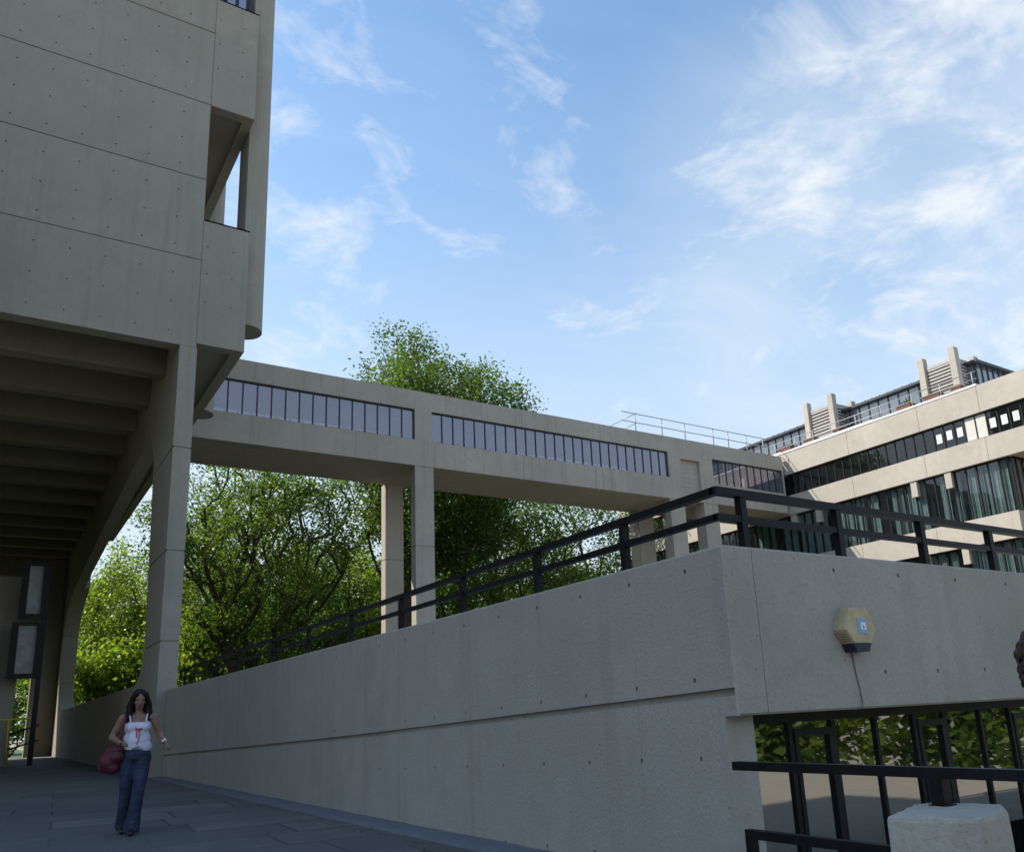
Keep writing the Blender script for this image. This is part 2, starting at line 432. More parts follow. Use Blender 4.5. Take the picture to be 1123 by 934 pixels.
for x, y in posts:
    if proto is None:
        mb = MB(); mb.box(-.031,.031,-.031,.031,0,.414); mb.box(-.055,.055,-.055,.055,0,.012)
        proto = mb.build('post', M['black']); o = proto
    else:
        o = proto.copy(); COL.objects.link(o)
    o.parent = rl; o.location = (x-4.46, y-4.33, 0.001)

# alarm box
al = thing('alarm_box', 'cream hexagonal alarm box with blue sticker and dark base on the concrete wall', 'alarm', (5.59, 4.18, 1.7))
hexp = [(-.10,.165),(.10,.165),(.185,.0),(.10,-.105),(-.10,-.105),(-.185,.0)]
mb = MB()
def hexring(sc, y): return [(5.59+px*sc, y, 1.705+pz*sc) for px, pz in hexp]
r0, r1, r2 = hexring(1.0, 4.181), hexring(1.0, 4.075), hexring(.95, 4.062)
for A_, B_ in ((r0, r1), (r1, r2)):
    for i in range(6): mb.quad(A_[i], A_[(i+1)%6], B_[(i+1)%6], B_[i])
mb.poly(r2)
for k in range(6):      # vent ribs on the lower left flank
    t = .12+.15*k
    p = Vector((5.59-.185+.085*t, 0, 1.705-.105*t)); n = Vector((-.105, 0, -.085)).normalized()*.004
    mb.bar((p.x+n.x, 4.17, p.z+n.z), (p.x+n.x, 4.085, p.z+n.z), .012, .006)
part(mb, 'housing', plain('cream_plastic', (.46, .375, .225), .55, .18, 9), al)
mb = MB()
lo = [(-.105,-.1051),(.105,-.1051),(.075,-.165),(-.075,-.165)]
q0 = [(5.59+a, 4.181, 1.705+b) for a, b in lo]; q1 = [(5.59+a, 4.068, 1.705+b) for a, b in lo]
for i in range(4): mb.quad(q0[i], q0[(i+1)%4], q1[(i+1)%4], q1[i])
mb.poly(q1); mb.poly(q0)
part(mb, 'base', plain('navy_plastic', (.015, .016, .04), .4), al)
mb = MB(); mb.box(5.548, 5.655, 4.058, 4.0615, 1.675, 1.79)
lab = part(mb, 'label', plain('blue_sticker', (.24, .41, .60), .6, .05), al)
mb = MB(); mb.box(5.585, 5.64, 4.0555, 4.0578, 1.703, 1.758); o = part(mb, 'label_patch', M['paper'], lab)
mb = MB(); mb.poly([(5.606,4.0545,1.716),(5.62,4.0545,1.716),(5.613,4.0545,1.745)]); mb.box(5.607,5.619,4.0545,4.0553,1.708,1.714)
part(mb, 'label_mark', plain('dark_red_ink', (.18, .04, .03), .6), lab)
mb = MB(); pts = [(5.585,4.172,1.545),(5.60,4.173,1.40),(5.625,4.172,1.26),(5.63,4.168,1.18),(5.615,4.166,1.13),(5.585,4.20,1.116),(5.56,4.30,1.114)]
mb.tube(pts, .005, 6); part(mb, 'cable', plain('grey_cable', (.16,.155,.14), .6), al)

# lower guard rail with its concrete pier
b = bmesh.new()
top = [(2.894,2.115),(3.03,1.826),(3.30,1.872),(3.47,1.985),(3.34,2.275)]
cxp, cyp = 3.2, 2.03
lo_ = [b.verts.new((cxp+(x-cxp)*1.07, cyp+(y-cyp)*1.07, -.3)) for x, y in top]; hi_ = [b.verts.new((x, y, .765)) for x, y in top]
b.faces.new(lo_[::-1]); b.faces.new(hi_)
for i in range(5): b.faces.new((lo_[i], lo_[(i+1)%5], hi_[(i+1)%5], hi_[i]))
bmesh.ops.recalc_face_normals(b, faces=b.faces)
bmesh.ops.bevel(b, geom=[e for e in b.edges if max(v.co.z for v in e.verts) > .7], offset=.018, segments=2, affect='EDGES', profile=.6)
bmesh.ops.subdivide_edges(b, edges=[e for e in b.edges if e.calc_length() > .12], cuts=12, use_grid_fill=True)
for v in b.verts:
    if v.co.z > -.5: v.co += Vector([mnoise.noise(v.co*16+Vector((i*7,0,0)))*.005+mnoise.noise(v.co*45+Vector((i*7,0,0)))*.002 for i in range(3)])
mb = MB(); mb.add_bm(b)
o = mb.build('concrete_pier', M['conc_near'], weld=True)
tag(o, 'squat pale concrete pier with rough chipped edges carrying a black rail post', 'pier')
lr = thing('guard_rail', 'black two-bar guard rail running out over the squat concrete pier', 'railing', (3.30, 2.135, .77))
mb = MB(); mb.bar((3.30,3.26,.892),(3.30,-.6,.892),.052,.042); part(mb, 'top_rail', M['black'], lr)
mb = MB(); mb.bar((3.30,3.22,.568),(3.30,2.27,.568),.045,.042); mb.bar((3.30,1.80,.568),(3.30,-.6,.568),.045,.042)
mb.bar((3.30,3.198,.546),(3.30,3.198,-.12),.045,.045); part(mb, 'lower_rail', M['black'], lr)
mb = MB(); mb.bar((3.30,2.135,.755),(3.30,2.135,.871),.058,.058); mb.box(3.262,3.338,2.097,2.173,.758,.771)
part(mb, 'post', M['black'], lr)

# ------------------------------------------------------------------ left building
lb = thing('concrete_building', 'tall shaded concrete block raised over the path on a ribbed floor and arched wall', 'building', (4.5, 25.5, 0))
Y1 = 25.5
mb = MB(); r = .021
hx = [-.03+.932*k for k in range(-12, 5)]
hz = [13.0, 13.98, 14.96, 15.94, 16.90, 17.89, 18.85, 19.82, 20.78, 21.75, 22.72, 23.7, 24.66, 25.62, 26.6, 27.5, 28.5]
gz = [15.58, 18.49, 21.36, 24.25, 27.15]
ul = sorted([-12.0, 4.505, 4.52] + [h+s*r for h in hx for s in (-1, 1)])
vl = sorted([12.58, 30.5] + [h+s*r for h in hz for s in (-1, 1)] + [g+s*.018 for g in gz for s in (-1, 1)])
def cellF(i, j):
    u = (ul[i]+ul[i+1])/2; v = (vl[j]+vl[j+1])/2
    if u > 4.506: return .03
    if any(abs(v-g) < .01 for g in gz): return .035
    if any(abs(u-h) < .01 for h in hx) and any(abs(v-h) < .01 for h in hz): return .045
    return 0
mb.relief(ul, vl, cellF, lambda u, v, d: (u, Y1+d, v))
mb.quad((4.52,Y1+.03,12.58),(4.52,41,12.58),(4.52,41,30.5),(4.52,Y1+.03,30.5))
mb.quad((-12,Y1,12.58),(4.52,Y1,12.58),(4.52,Y1+.5,12.58),(-12,Y1+.5,12.58))
mb.quad((-12,Y1+.5,12.58),(4.52,Y1+.5,12.58),(4.52,Y1+.5,13.6),(-12,Y1+.5,13.6))
mb.quad((-12,Y1,30.5),(4.52,Y1,30.5),(4.52,41,30.5),(-12,41,30.5))
mb.quad((-12,41,12.6),(4.52,41,12.6),(4.52,41,30.5),(-12,41,30.5))
part(mb, 'front_wall', M['conc'], lb)
# unseen block left of the path, added to shade the foreground
mb = MB(); mb.box(-20, -5.6, 13.1, 25.3, -.2, 20); part(mb, 'shade_block', M['conc'], lb)
mb = MB(); mb.box(-6.2, -5.0, 30, 64, -.2, 13.58); part(mb, 'shade_wall', M['conc_dark'], lb)  # out-of-view wall added to keep side light out of the passage
mb = MB(); mb.box(4.05, 4.5, 26.02, 64, 12.58, 13.59); part(mb, 'edge_beam', M['conc'], lb)
# rear low block
mb = MB(); mb.box(-12, 4.5, 41.05, 64, 13.62, 14.6); part(mb, 'rear_roof', M['conc'], lb)
# ribbed floor
mb = MB(); mb.quad((-12,25.6,13.6),(4.5,25.6,13.6),(4.5,64,13.6),(-12,64,13.6))
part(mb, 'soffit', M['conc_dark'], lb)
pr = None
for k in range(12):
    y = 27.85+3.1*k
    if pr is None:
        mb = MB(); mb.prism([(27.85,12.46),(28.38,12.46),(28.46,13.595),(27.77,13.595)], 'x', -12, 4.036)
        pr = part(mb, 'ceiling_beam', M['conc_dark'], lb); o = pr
    else:
        o = pr.copy(); COL.objects.link(o); o.parent = lb
    o.location = (0, 3.1*k, 0)
# near pillar, low wall, top beam and far pillar of the arched wall
XA, XB = 4.04, 4.545
def loft(mb, rowsz, y0, y1f, gro, x0=XA, x1=XB):
    secs = []
    for z in rowsz:
        e = .035 if any(abs(z-g) < .013 for g in gro) else 0
        ya = y0(z) if callable(y0) else y0
        secs.append([(x0+e,ya+e,z),(x1-e,ya+e,z),(x1-e,y1f(z)-e,z),(x0+e,y1f(z)-e,z)])
    for a, b in zip(secs, secs[1:]):
        for i in range(4): mb.quad(a[i], a[(i+1)%4], b[(i+1)%4], b[i])
    mb.poly(secs[0]); mb.poly(secs[-1])
def interp(tab):
    zs = [t[0] for t in tab]; ys_ = [t[1] for t in tab]
    return lambda z: float(np.interp(z, zs, ys_))
gro = [3.62, 6.2, 9.32]
rows_ = sorted(frange(2.64, 12.57, .22) + [g+s for g in gro for s in (-.03, -.012, .012, .03)] + [0, 12.575])
Yn = interp([(0,29.6),(2.64,29.6),(2.8,28.95),(3.15,28.5),(3.75,28.22),(5.7,28.45),(9.7,29.0),(10.1,29.2),(10.5,29.6),(10.8,30.15),(11.0,30.9),(12.6,30.9)])
mb = MB(); loft(mb, rows_, Y1+.004, Yn, gro); o = part(mb, 'pillar', M['conc'], lb)
mb = MB(); mb.box(XA+.002, XB, 29.605, 57.2, 0, 2.63, bev=.03); part(mb, 'low_wall', M['conc'], lb)
Yf = interp([(0,57.2),(2.63,57.2),(2.8,58.8),(3.1,60),(3.6,60.9),(4.4,61.2),(7.2,61.2),(7.8,60.9),(8.6,60.0),(9.1,58.7),(9.45,57.2),(9.6,56.4),(12.6,56.4)])
gro2 = [4.35, 7.3]
rows_ = sorted(frange(2.64, 12.57, .22) + [g+s for g in gro2 for s in (-.03, -.012, .012, .03)] + [0, 12.575])
mb = MB(); loft(mb, rows_, Yf, lambda z: 64, gro2, XA, 4.85); o = part(mb, 'pillar', M['conc'], lb)
mb = MB(); mb.prism([(30.905,11.0),(34,10.95),(45,10.38),(52,9.95),(56.395,9.6),(56.395,12.575),(30.905,12.575)], 'x', XA, XB)
part(mb, 'arch_beam', M['conc'], lb)
# dark return behind the far pillar
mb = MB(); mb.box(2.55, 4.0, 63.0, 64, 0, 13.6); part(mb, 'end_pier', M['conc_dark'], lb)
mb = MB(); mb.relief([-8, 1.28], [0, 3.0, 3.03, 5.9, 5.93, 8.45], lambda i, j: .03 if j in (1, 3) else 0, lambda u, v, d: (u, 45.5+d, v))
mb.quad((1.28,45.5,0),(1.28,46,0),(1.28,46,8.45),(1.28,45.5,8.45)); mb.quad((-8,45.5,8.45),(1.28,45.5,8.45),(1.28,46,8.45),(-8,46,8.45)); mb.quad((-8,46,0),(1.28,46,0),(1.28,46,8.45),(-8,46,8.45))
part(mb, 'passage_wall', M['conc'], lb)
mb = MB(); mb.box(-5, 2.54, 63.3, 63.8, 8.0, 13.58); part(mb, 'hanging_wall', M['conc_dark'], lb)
# balconies with half-round shafts
def balcony(z0, z1, yend):
    mb = MB()
    hxx = [4.68, 5.465]; hzz = [z for z in (14.16,15.15,16.12,22.9,23.9,24.9)]
    ul = sorted([4.522, 5.95] + [h+s*r for h in hxx for s in (-1, 1)]); vl = sorted([z0, z1] + [h+s*r for h in hzz for s in (-1, 1) if z0 < h < z1])
    def cell(i, j):
        u = (ul[i]+ul[i+1])/2; v = (vl[j]+vl[j+1])/2
        return .045 if any(abs(u-h) < .01 for h in hxx) and any(abs(v-h) < .01 for h in hzz) else 0
    mb.relief(ul, vl, cell, lambda u, v, d: (u, 25.515+d, v))
    mb.quad((5.95,25.515,z0),(5.95,yend,z0),(5.95,yend,z1),(5.95,25.515,z1))
    mb.quad((5.78,25.68,z0+.2),(5.78,yend,z0+.2),(5.78,yend,z1),(5.78,25.68,z1)); mb.quad((4.522,25.68,z0+.2),(5.78,25.68,z0+.2),(5.78,25.68,z1),(4.522,25.68,z1))
    # soffit with a dropped rim
    mb.quad((4.522,25.515,z0),(5.95,25.515,z0),(5.95,25.9,z0),(4.522,25.9,z0)); mb.quad((5.62,25.9,z0),(5.95,25.9,z0),(5.95,yend,z0),(5.62,yend,z0))
    mb.quad((4.522,25.9,z0),(5.62,25.9,z0),(5.62,25.9,z0+.16),(4.522,25.9,z0+.16)); mb.quad((5.62,25.9,z0),(5.62,yend,z0),(5.62,yend,z0+.16),(5.62,25.9,z0+.16))
    mb.quad((4.522,25.9,z0+.16),(5.62,25.9,z0+.16),(5.62,yend,z0+.16),(4.522,yend,z0+.16))
    mb.quad((4.522,yend,z0),(5.95,yend,z0),(5.95,yend,z1),(4.522,yend,z1))
    o = part(mb, 'balcony', M['conc'], lb)
    mb = MB(); mb.quad((4.522,25.502,z1+.05),(5.965,25.502,z1+.05),(5.965,25.502,z1),(4.522,25.502,z1)); mb.box(4.522,5.965,25.502,25.70,z1,z1+.05); mb.box(5.765,5.965,25.702,yend,z1,z1+.05)
    part(mb, 'coping', plain('grey_coping', (.80,.82,.85), .5, .06, 4), o)
balcony(12.73, 17.0, 57.0); balcony(21.37, 25.68, 40.98)
mb = MB(); mb.box(4.55, 5.7, 41.2, 41.4, 13.0, 17.0)
sh = None
for k, (yc, zb) in enumerate(((26.85, 14.05), (33.85, 13.45), (40.3, 13.6))):
    pts = [(5.965, yc-.62), (6.2, yc-.62)] + [(6.2+.6*math.sin(math.pi*t/14), yc-.62*math.cos(math.pi*t/14)) for t in range(1, 14)] + [(6.2, yc+.62), (5.965, yc+.62)]
    mb = MB(); mb.prism(pts, 'z', zb, 30.5)
    o = part(mb, 'half_round_shaft', M['conc'], lb)
# upper glazing behind the top balcony
mb = MB(); 
for x in (4.55, 4.95, 5.35, 5.72): mb.box(x-.05, x+.05, 26.3, 26.42, 25.9, 30.4)
mb.box(4.5, 5.77, 26.3, 26.42, 29.9, 30.4)
w = part(mb, 'window', M['frame_b'], lb)
mb = MB(); mb.quad((4.53,26.36,22.9),(5.77,26.36,22.9),(5.77,26.36,30.4),(4.53,26.36,30.4)); part(mb, 'glass', M['pglass'], w)

# hanging glazed panels in the passage and the yellow rail
hp = thing('display_panel', 'two tall pale panels in a black frame hung under the building', 'display', (1.6, 44.5, 3.7))
for k, (z0, z1, xo) in enumerate(((3.75, 6.22, 0), (6.40, 8.95, .22))):
    mb = MB()
    x0, x1 = .86+xo*.9, 1.98+xo*.2
    for a, b in ((x0, x0+.27), (x1-.13, x1)): mb.box(a, b, 44.3, 44.7, z0, z1)
    mb.box(x0+.27, x1-.13, 44.3, 44.7, z0, z0+.2); mb.box(x0+.27, x1-.13, 44.3, 44.7, z1-.12, z1)
    fr = part(mb, 'frame', M['frame'], hp)
    mb = MB(); mb.box(x0+.272, x1-.132, 44.45, 44.55, z0+.2, z1-.12); part(mb, 'pane', M['panel'], fr)
mb = MB(); mb.box(1.98, 2.2, 44.71, 44.95, 0, 8.95); mb.box(1.5, 1.98, 44.72, 44.9, 8.0, 8.2); mb.box(1.5, 1.98, 44.72, 44.9, 5.0, 5.2); part(mb, 'post', M['frame'], hp)
yr = thing('handrail', 'yellow tubular handrail at the far end of the passage', 'railing', (1.1, 44, 0))
mb = MB(); mb.tube([(-1.5,44,1.95),(1.95,44,1.98)], .045, 8); part(mb, 'top_rail', M['yellow'], yr)
mb = MB(); mb.tube([(1.15,44,0.0),(1.1,44,1.95)], .05, 8); part(mb, 'post', M['yellow'], yr)
mb = MB(); mb.tube([(1.2,44.05,1.35),(2.4,46.5,1.75)], .04, 6); mb.tube([(1.2,44.05,.72),(2.4,46.5,1.05)], .04, 6); part(mb, 'side_bar', M['black'], yr)

# ------------------------------------------------------------------ footbridge
fb = thing('footbridge', 'raised concrete footbridge with long ribbon windows spanning between the two buildings', 'bridge', (24, 38, -2.3))
YB, YR = 36.0, 39.9
ZB, ZT, ZS, ZH = 13.2, 17.1, 14.52, 16.12
spans = [(0.2, 16.72, 'w'), (17.65, 33.37, 'w'), (34.36, 35.92, 'r'), (37.03, 43.5, 'w')]
ul = sorted(set([-.5, 43.6, 23.0, 23.02, 28.3, 28.32] + [x for s in spans for x in s[:2]]))
vl = [ZB, 13.72, ZS-.03, ZS, 15.8, ZH, ZT]
def cellB(i, j):
    u = (ul[i]+ul[i+1])/2; v = (vl[j]+vl[j+1])/2
    for a, b, t in spans:
        if a < u < b:
            if t == 'w' and ZS < v < ZH: return None
            if t == 'r' and 13.72 < v < 15.8: return .22
    if ul[i+1]-ul[i] < .03: return .02
    return 0
mb = MB(); mb.relief(ul, vl, cellB, lambda u, v, d: (u, YB+d, v), reveal=.28)
mb.quad((-.5,YB,ZB),(43.6,YB,ZB),(43.6,YB+.5,ZB),(-.5,YB+.5,ZB)); mb.quad((-.5,YB,ZT),(43.6,YB,ZT),(43.6,YB+.4,ZT),(-.5,YB+.4,ZT))
part(mb, 'front_wall', M['conc_bridge'], fb)
mb = MB(); mb.relief(ul, vl, cellB, lambda u, v, d: (u, YR-d, v), reveal=.28)
mb.quad((-.5,YR,ZT),(43.6,YR,ZT),(43.6,YR-.4,ZT),(-.5,YR-.4,ZT))
part(mb, 'rear_wall', M['conc_bridge'], fb)
mb = MB(); mb.box(-.5, 43.6, YB+.5, YR-.004, ZB+.004, 13.6); part(mb, 'floor', M['conc_bridge'], fb)
mb = MB(); mb.box(-.5, 43.6, YB+.401, YR-.401, 16.5, 17.0); part(mb, 'roof', M['int_light'], fb)
for a, b, t in spans:
    if t != 'w': continue
    for yy in (YB+.16, YR-.16):
        mb = MB(); n = round((b-a)/.625)
        for k in range(n+1):
            x = a+(b-a)*k/n; mb.box(x-.026, x+.026, yy-.04, yy+.04, ZS+.05, ZH-.06)
        mb.box(a, b, yy-.045, yy+.045, ZH-.06, ZH); mb.box(a, b, yy-.045, yy+.045, ZS, ZS+.05)
        w = part(mb, 'window', M['frame_b'], fb)
        mb = MB()
        for k in range(n):
            x0 = a+(b-a)*k/n; x1 = a+(b-a)*(k+1)/n; e = random.uniform(-.0003, .0003)
            mb.quad((x0,yy+e,ZS),(x1,yy-e,ZS),(x1,yy-e,ZH),(x0,yy+e,ZH))
        part(mb, 'glass', M['bglass'], w)
mb = MB()
for k in range(7): mb.box(34.36, 35.9, YB+.205, YB+.219, 13.8+.3*k, 13.82+.3*k)
part(mb, 'recess_slats', M['conc_bridge'], fb)
for x0, x1, y0, y1 in ((16.72,17.72,36.03,36.55),(16.75,17.75,39.75,40.3),(33.25,34.42,36.03,36.6),(33.2,34.4,38.95,39.86),(36.02,37.2,36.03,36.85),(36.02,37.2,38.95,39.86)):
    mb = MB(); gz2 = [4.8, 9.2]
    sec = sorted([-2.3, 13.2] + [g+s for g in gz2 for s in (-.02, -.008, .008, .02)])
    loft(mb, sec, y0, lambda z: y1, gz2, x0, x1)
    part(mb, 'column', M['conc_bridge'], fb)

def tube_rail(name, label, pathpts, posts_, ztop, zmid, zbase, root_loc, extra=None):
    t = thing(name, label, 'railing', root_loc)
    mb = MB(); mb.tube([(x,y,ztop) for x, y in pathpts], .028, 8); part(mb, 'top_rail', M['galv'], t)
    mb = MB(); mb.tube([(x,y,zmid) for x, y in pathpts], .028, 8); part(mb, 'middle_rail', M['galv'], t)
    for x, y in posts_:
        mb = MB(); mb.tube([(x,y+.03,zbase),(x,y+.03,ztop+.03)], .032, 8)
        mb.box(x-.09, x+.09, y-.05, y+.11, zbase, zbase+.03); part(mb, 'post', M['galv'], t)
    return t
t = tube_rail('roof_rail', 'thin galvanised safety rail on the footbridge roof against the sky', [(30.4,36.55),(43.2,36.55)], [(31.5,36.55),(33.6,36.55),(35.5,36.55),(37.95,36.55),(39.3,36.55),(41.0,36.55),(42.6,36.55)], 18.42, 17.86, 17.1, (36, 36.55, 17.1))
mb = MB(); mb.tube([(31.55,36.5,18.45),(31.55,39.6,18.45)], .028, 8); mb.tube([(31.55,36.5,17.84),(31.55,39.6,17.84)], .028, 8); part(mb, 'return_rail', M['galv'], t)
t2 = tube_rail('roof_rail', 'galvanised safety rail behind the white coping of the sunlit roof edge', [(44.2,22.6),(44.2,37.4)], [(44.2,y) for y in (22.8,24.7,26.5,28.6,30.4,32.3,33.7,35.2,36.9)], 18.31, 17.90, 17.40, (44.2, 30, 17.4))

# ------------------------------------------------------------------ right building
rb = thing('office_building', 'sunlit cream concrete building with stepped window bands and a glazed rooftop storey', 'building', (46, 30, -2.3))
XR = 43.84
def bandmesh(z0, z1, y0, y1, joints, dep=.45):
    mb = MB()
    ul = sorted([y0, y1] + [j+s for j in joints for s in (-.012, .012)])
    mb.relief(ul, [z0, z1], lambda i, j: .025 if ul[i+1]-ul[i] < .03 else 0, lambda u, v, d: (XR+d, u, v))
    mb.quad((XR,y0,z0),(XR,y1,z0),(XR+dep,y1,z0),(XR+dep,y0,z0)); mb.quad((XR,y0,z1),(XR,y1,z1),(XR+dep,y1,z1),(XR+dep,y0,z1))
    return mb
J = [26.15, 22.55, 18.3, 31.0, 43, 47]
YS, YN = 2.0, 54.0
mb = bandmesh(15.86, 17.36, YS, YN, J); part(mb, 'spandrel', M['conc_warm'], rb)
mb = bandmesh(13.12, 14.42, YS, YN, J); part(mb, 'spandrel', M['conc_warm'], rb)
mb = bandmesh(8.80, 10.18, 21.55, YN, J[:1]+J[3:], .6)
mb.quad((XR,21.55,8.8),(XR,21.55,10.18),(60,21.55,10.18),(60,21.55,8.8)); part(mb, 'spandrel', M['conc_warm'], rb)
mb = bandmesh(4.5, 5.9, 21.55, YN, J[:1]+J[3:], .6)
mb.quad((XR,21.55,4.5),(XR,21.55,5.9),(60,21.55,5.9),(60,21.55,4.5)); part(mb, 'spandrel', M['conc_warm'], rb)
mb = MB(); mb.box(XR+.1, 60, 21.7, YN-.1, -2.3, 4.49)
part(mb, 'base_wall', M['conc_dark'], rb)
mb = MB(); mb.quad((XR+.44,YS,13.12),(XR+.44,21.5,13.12),(60,21.5,13.12),(60,YS,13.12)); mb.quad((XR+.44,YS,13.7),(XR+.44,YN,13.7),(60,YN,13.7),(60,YS,13.7))
mb.quad((XR+.44,YS,13.12),(XR+.44,YS,17.36),(60,YS,17.36),(60,YS,13.12))
part(mb, 'soffit', M['conc_warm'], rb)
mb = MB(); mb.box(XR+.3, 60, YS+.1, YN, 16.9, 17.30); part(mb, 'roof_deck', M['int_light'], rb)
# white coping in lapped lengths
ys = [22.6, 26.9, 33.9, 35.2, 38.5]
mb = MB()
for k, (a, b) in enumerate(zip([22.5, 29.0, 34.3, 36.2], [29.0, 34.3, 36.2, 40])):
    mb.box(XR-.03-.004*k, XR+.62, a, b, 17.361, 17.47+.05*(k % 2)+.002*k)
part(mb, 'coping', M['white'], rb)
# window bands: frame, glass, room behind
def ribbon(z0, z1, y0, y1, pitch, xo, name='window', mw=.03, pane=True):
    mb = MB(); n = max(1, round((y1-y0)/pitch))
    for k in range(n+1):
        y = y0+(y1-y0)*k/n; mb.box(XR+xo-.05, XR+xo+.05, y-mw, y+mw, z0+.06, z1-.08)
    mb.box(XR+xo-.055, XR+xo+.055, y0, y1, z1-.08, z1); mb.box(XR+xo-.055, XR+xo+.055, y0, y1, z0, z0+.06)
    w = part(mb, name, M['frame'], rb)
    mb = MB()
    for k in range(n):
        a = y0+(y1-y0)*k/n; b = y0+(y1-y0)*(k+1)/n; e = random.uniform(-.0025, .0025)
        mb.quad((XR+xo+e,a,z0),(XR+xo-e,b,z0),(XR+xo-e*.5,b,z1),(XR+xo+e*.5,a,z1))
    part(mb, 'glass', M['rglass'], w)
    return w, n
w1, n1 = ribbon(14.42, 15.86, YS, 36.0, .615, .22)
ribbon(14.42, 15.86, 40.0, YN-.3, .615, .22)
# sheets of paper and pale boards inside the upper panes
pane_y = [YS+(36.0-YS)/n1*(k+.5) for k in range(n1)]; snap = lambda y: min(pane_y, key=lambda p: abs(p-y))
for y in (25.45, 24.85, 24.25, 22.1, 21.5, 20.9):
    y = snap(y)
    e = random.uniform(-.04, .04)
    mb = MB(); mb.box(XR+.196, XR+.203, y-.16, y+.16, 14.88+e, 15.40+e); part(mb, 'paper_sheet', M['paper'], w1)
for a, b in ((snap(23.6)-.27, snap(23.6)+.27), (snap(23.0)-.27, snap(23.0)+.27)):
    mb = MB(); mb.box(XR+.196, XR+.206, a, b, 14.5, 15.78); part(mb, 'board', M['blind'], w1)
for z0, z1 in ((10.18, 13.12), (5.9, 8.80)):
    w2, n2 = ribbon(z0, z1, 21.62, YN-.3, .62, .30, mw=.035)
    rnd = random.Random(int(z0*10)+4)
    y = 21.9
    while y < 39.4:
        wd = rnd.uniform(.3, .62)
        if rnd.random() < .9:
            sl = 6; mb = MB()
            for q in range(sl):
                a = y+wd*q/sl; b = y+wd*(q+1)/sl; da, db = .05*(q % 2), .05*((q+1) % 2)
                mb.quad((XR+.42+da,a,z0+.1),(XR+.42+db,b,z0+.1),(XR+.42+db,b,z1-.06),(XR+.42+da,a,z1-.06))
            part(mb, 'curtain', M['curtain'], w2)
        y += wd+rnd.choice((.03, .06, .12, .3))
    # return glazing facing the camera side
    mb = MB()
    for k in range(14):
        x = XR+.34+.62*k; mb.box(x-.035, x+.035, 21.66, 21.76, z0, z1)
    mb.box(XR+.3, 53, 21.65, 21.77, z0, z0+.08)
    w3 = part(mb, 'window', M['frame'], rb)
    mb = MB(); mb.quad((XR+.3,21.71,z0),(53,21.71,z0),(53,21.71,z1),(XR+.3,21.71,z1)); part(mb, 'glass', M['pglass'], w3)
for z0, z1 in ((14.42, 15.86), (10.18, 13.12), (5.9, 8.8)):
    mb = MB(); y0 = YS if z0 > 14 else 21.9
    mb.quad((XR+2.6,y0,z0-.6),(XR+2.6,YN,z0-.6),(XR+2.6,YN,z1+.6),(XR+2.6,y0,z1+.6))
    mb.quad((XR+.45,y0,z1+.03),(XR+2.6,y0,z1+.03),(XR+2.6,YN,z1+.03),(XR+.45,YN,z1+.03))
    mb.quad((XR+.45,y0,z0-.02),(XR+2.6,y0,z0-.02),(XR+2.6,YN,z0-.02),(XR+.45,YN,z0-.02))
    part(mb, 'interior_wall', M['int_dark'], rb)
for y in (25.0, 27.1, 33.9, 35.9):
    mb = MB(); mb.box(XR+.06, XR+.75, y-.19, y+.19, 12.2, 13.115); part(mb, 'beam_end', M['conc_warm'], rb)
for y in (24.75, 27.1, 30.4, 33.9):
    mb = MB(); mb.box(XR+.06, XR+.75, y-.19, y+.19, 7.9, 8.795); part(mb, 'beam_end', M['conc_warm'], rb)
# rooftop glazed storey
XP = 47.0
ph = MB(); n = 36
for k in range(n+1):
    y = 24.0+(50-24.0)*k/n
    ph.box(XP-.05, XP+.05, y-.035, y+.035, 17.3, 19.84)
ph.box(XP-.06, XP+.06, 24, 50, 18.45, 18.51)
for k in range(10): ph.box(XP+.62*k-.035+.06, XP+.62*k+.035+.06, 23.95, 24.05, 17.3, 19.84)
w = part(ph, 'window', M['frame_b'], rb)
mb = MB(); mb.quad((XP,24,17.3),(XP,50,17.3),(XP,50,19.85),(XP,24,19.85)); mb.quad((XP,24,17.3),(54,24,17.3),(54,24,19.85),(XP,24,19.85)); part(mb, 'glass', M['pglass'], w)
mb = MB()
mb.prism([(XP-.28,19.84),(54.4,19.84),(54.4,20.0),(XP-.28,20.0)], 'y', 23.7, 50)
mb.prism([(XP-.22,20.001),(54.3,20.001),(51.5,20.35),(XP+1.6,20.35)], 'y', 24.4, 49.7)
for k in range(46): mb.box(XP-.30, XP+.2, 24+.56*k, 24.03+.56*k, 20.001, 20.03)
part(mb, 'rooftop_roof', M['roofmetal'], rb)
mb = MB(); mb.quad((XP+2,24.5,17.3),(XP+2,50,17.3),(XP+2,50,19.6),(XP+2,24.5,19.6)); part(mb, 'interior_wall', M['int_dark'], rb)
# louvred vent towers with concrete fins
for y0, y1, zt in ((24.55, 26.55, 20.55), (33.2, 35.25, 20.7)):
    core = MB(); core.box(XP-1.15+.35, XP+1.0, y0+.2, y1-.1, 17.3, zt-.35)
    tw = part(core, 'vent_tower', M['int_dark'], rb)
    mb = MB()
    for k in range(12):
        z = 17.75+k*(zt-.55-17.75)/11
        mb.bar((XP-1.0,y0+.15,z),(XP-1.0,y1-.15,z),.16,.11); mb.bar((XP-.85,y0+.02,z),(XP+.85,y0+.02,z),.16,.11)
    mb.box(XP-1.1, XP-.92, y0+.1, y1-.1, zt-.48, zt-.30); mb.box(XP-.9, XP+.85, y0-.05, y0+.1, zt-.48, zt-.30)
    part(mb, 'louvres', M['louvre'], tw)
    for x, y, zz in ((XP-1.05,y0,zt+.3),(XP-1.05,y1,zt+.32),(XP+1.0,y0,zt+.1)):
        mb = MB(); mb.box(x-.22, x+.22, y-.2, y+.2, 17.3, zz, bev=.03); part(mb, 'fin', M['conc_warm'], tw)

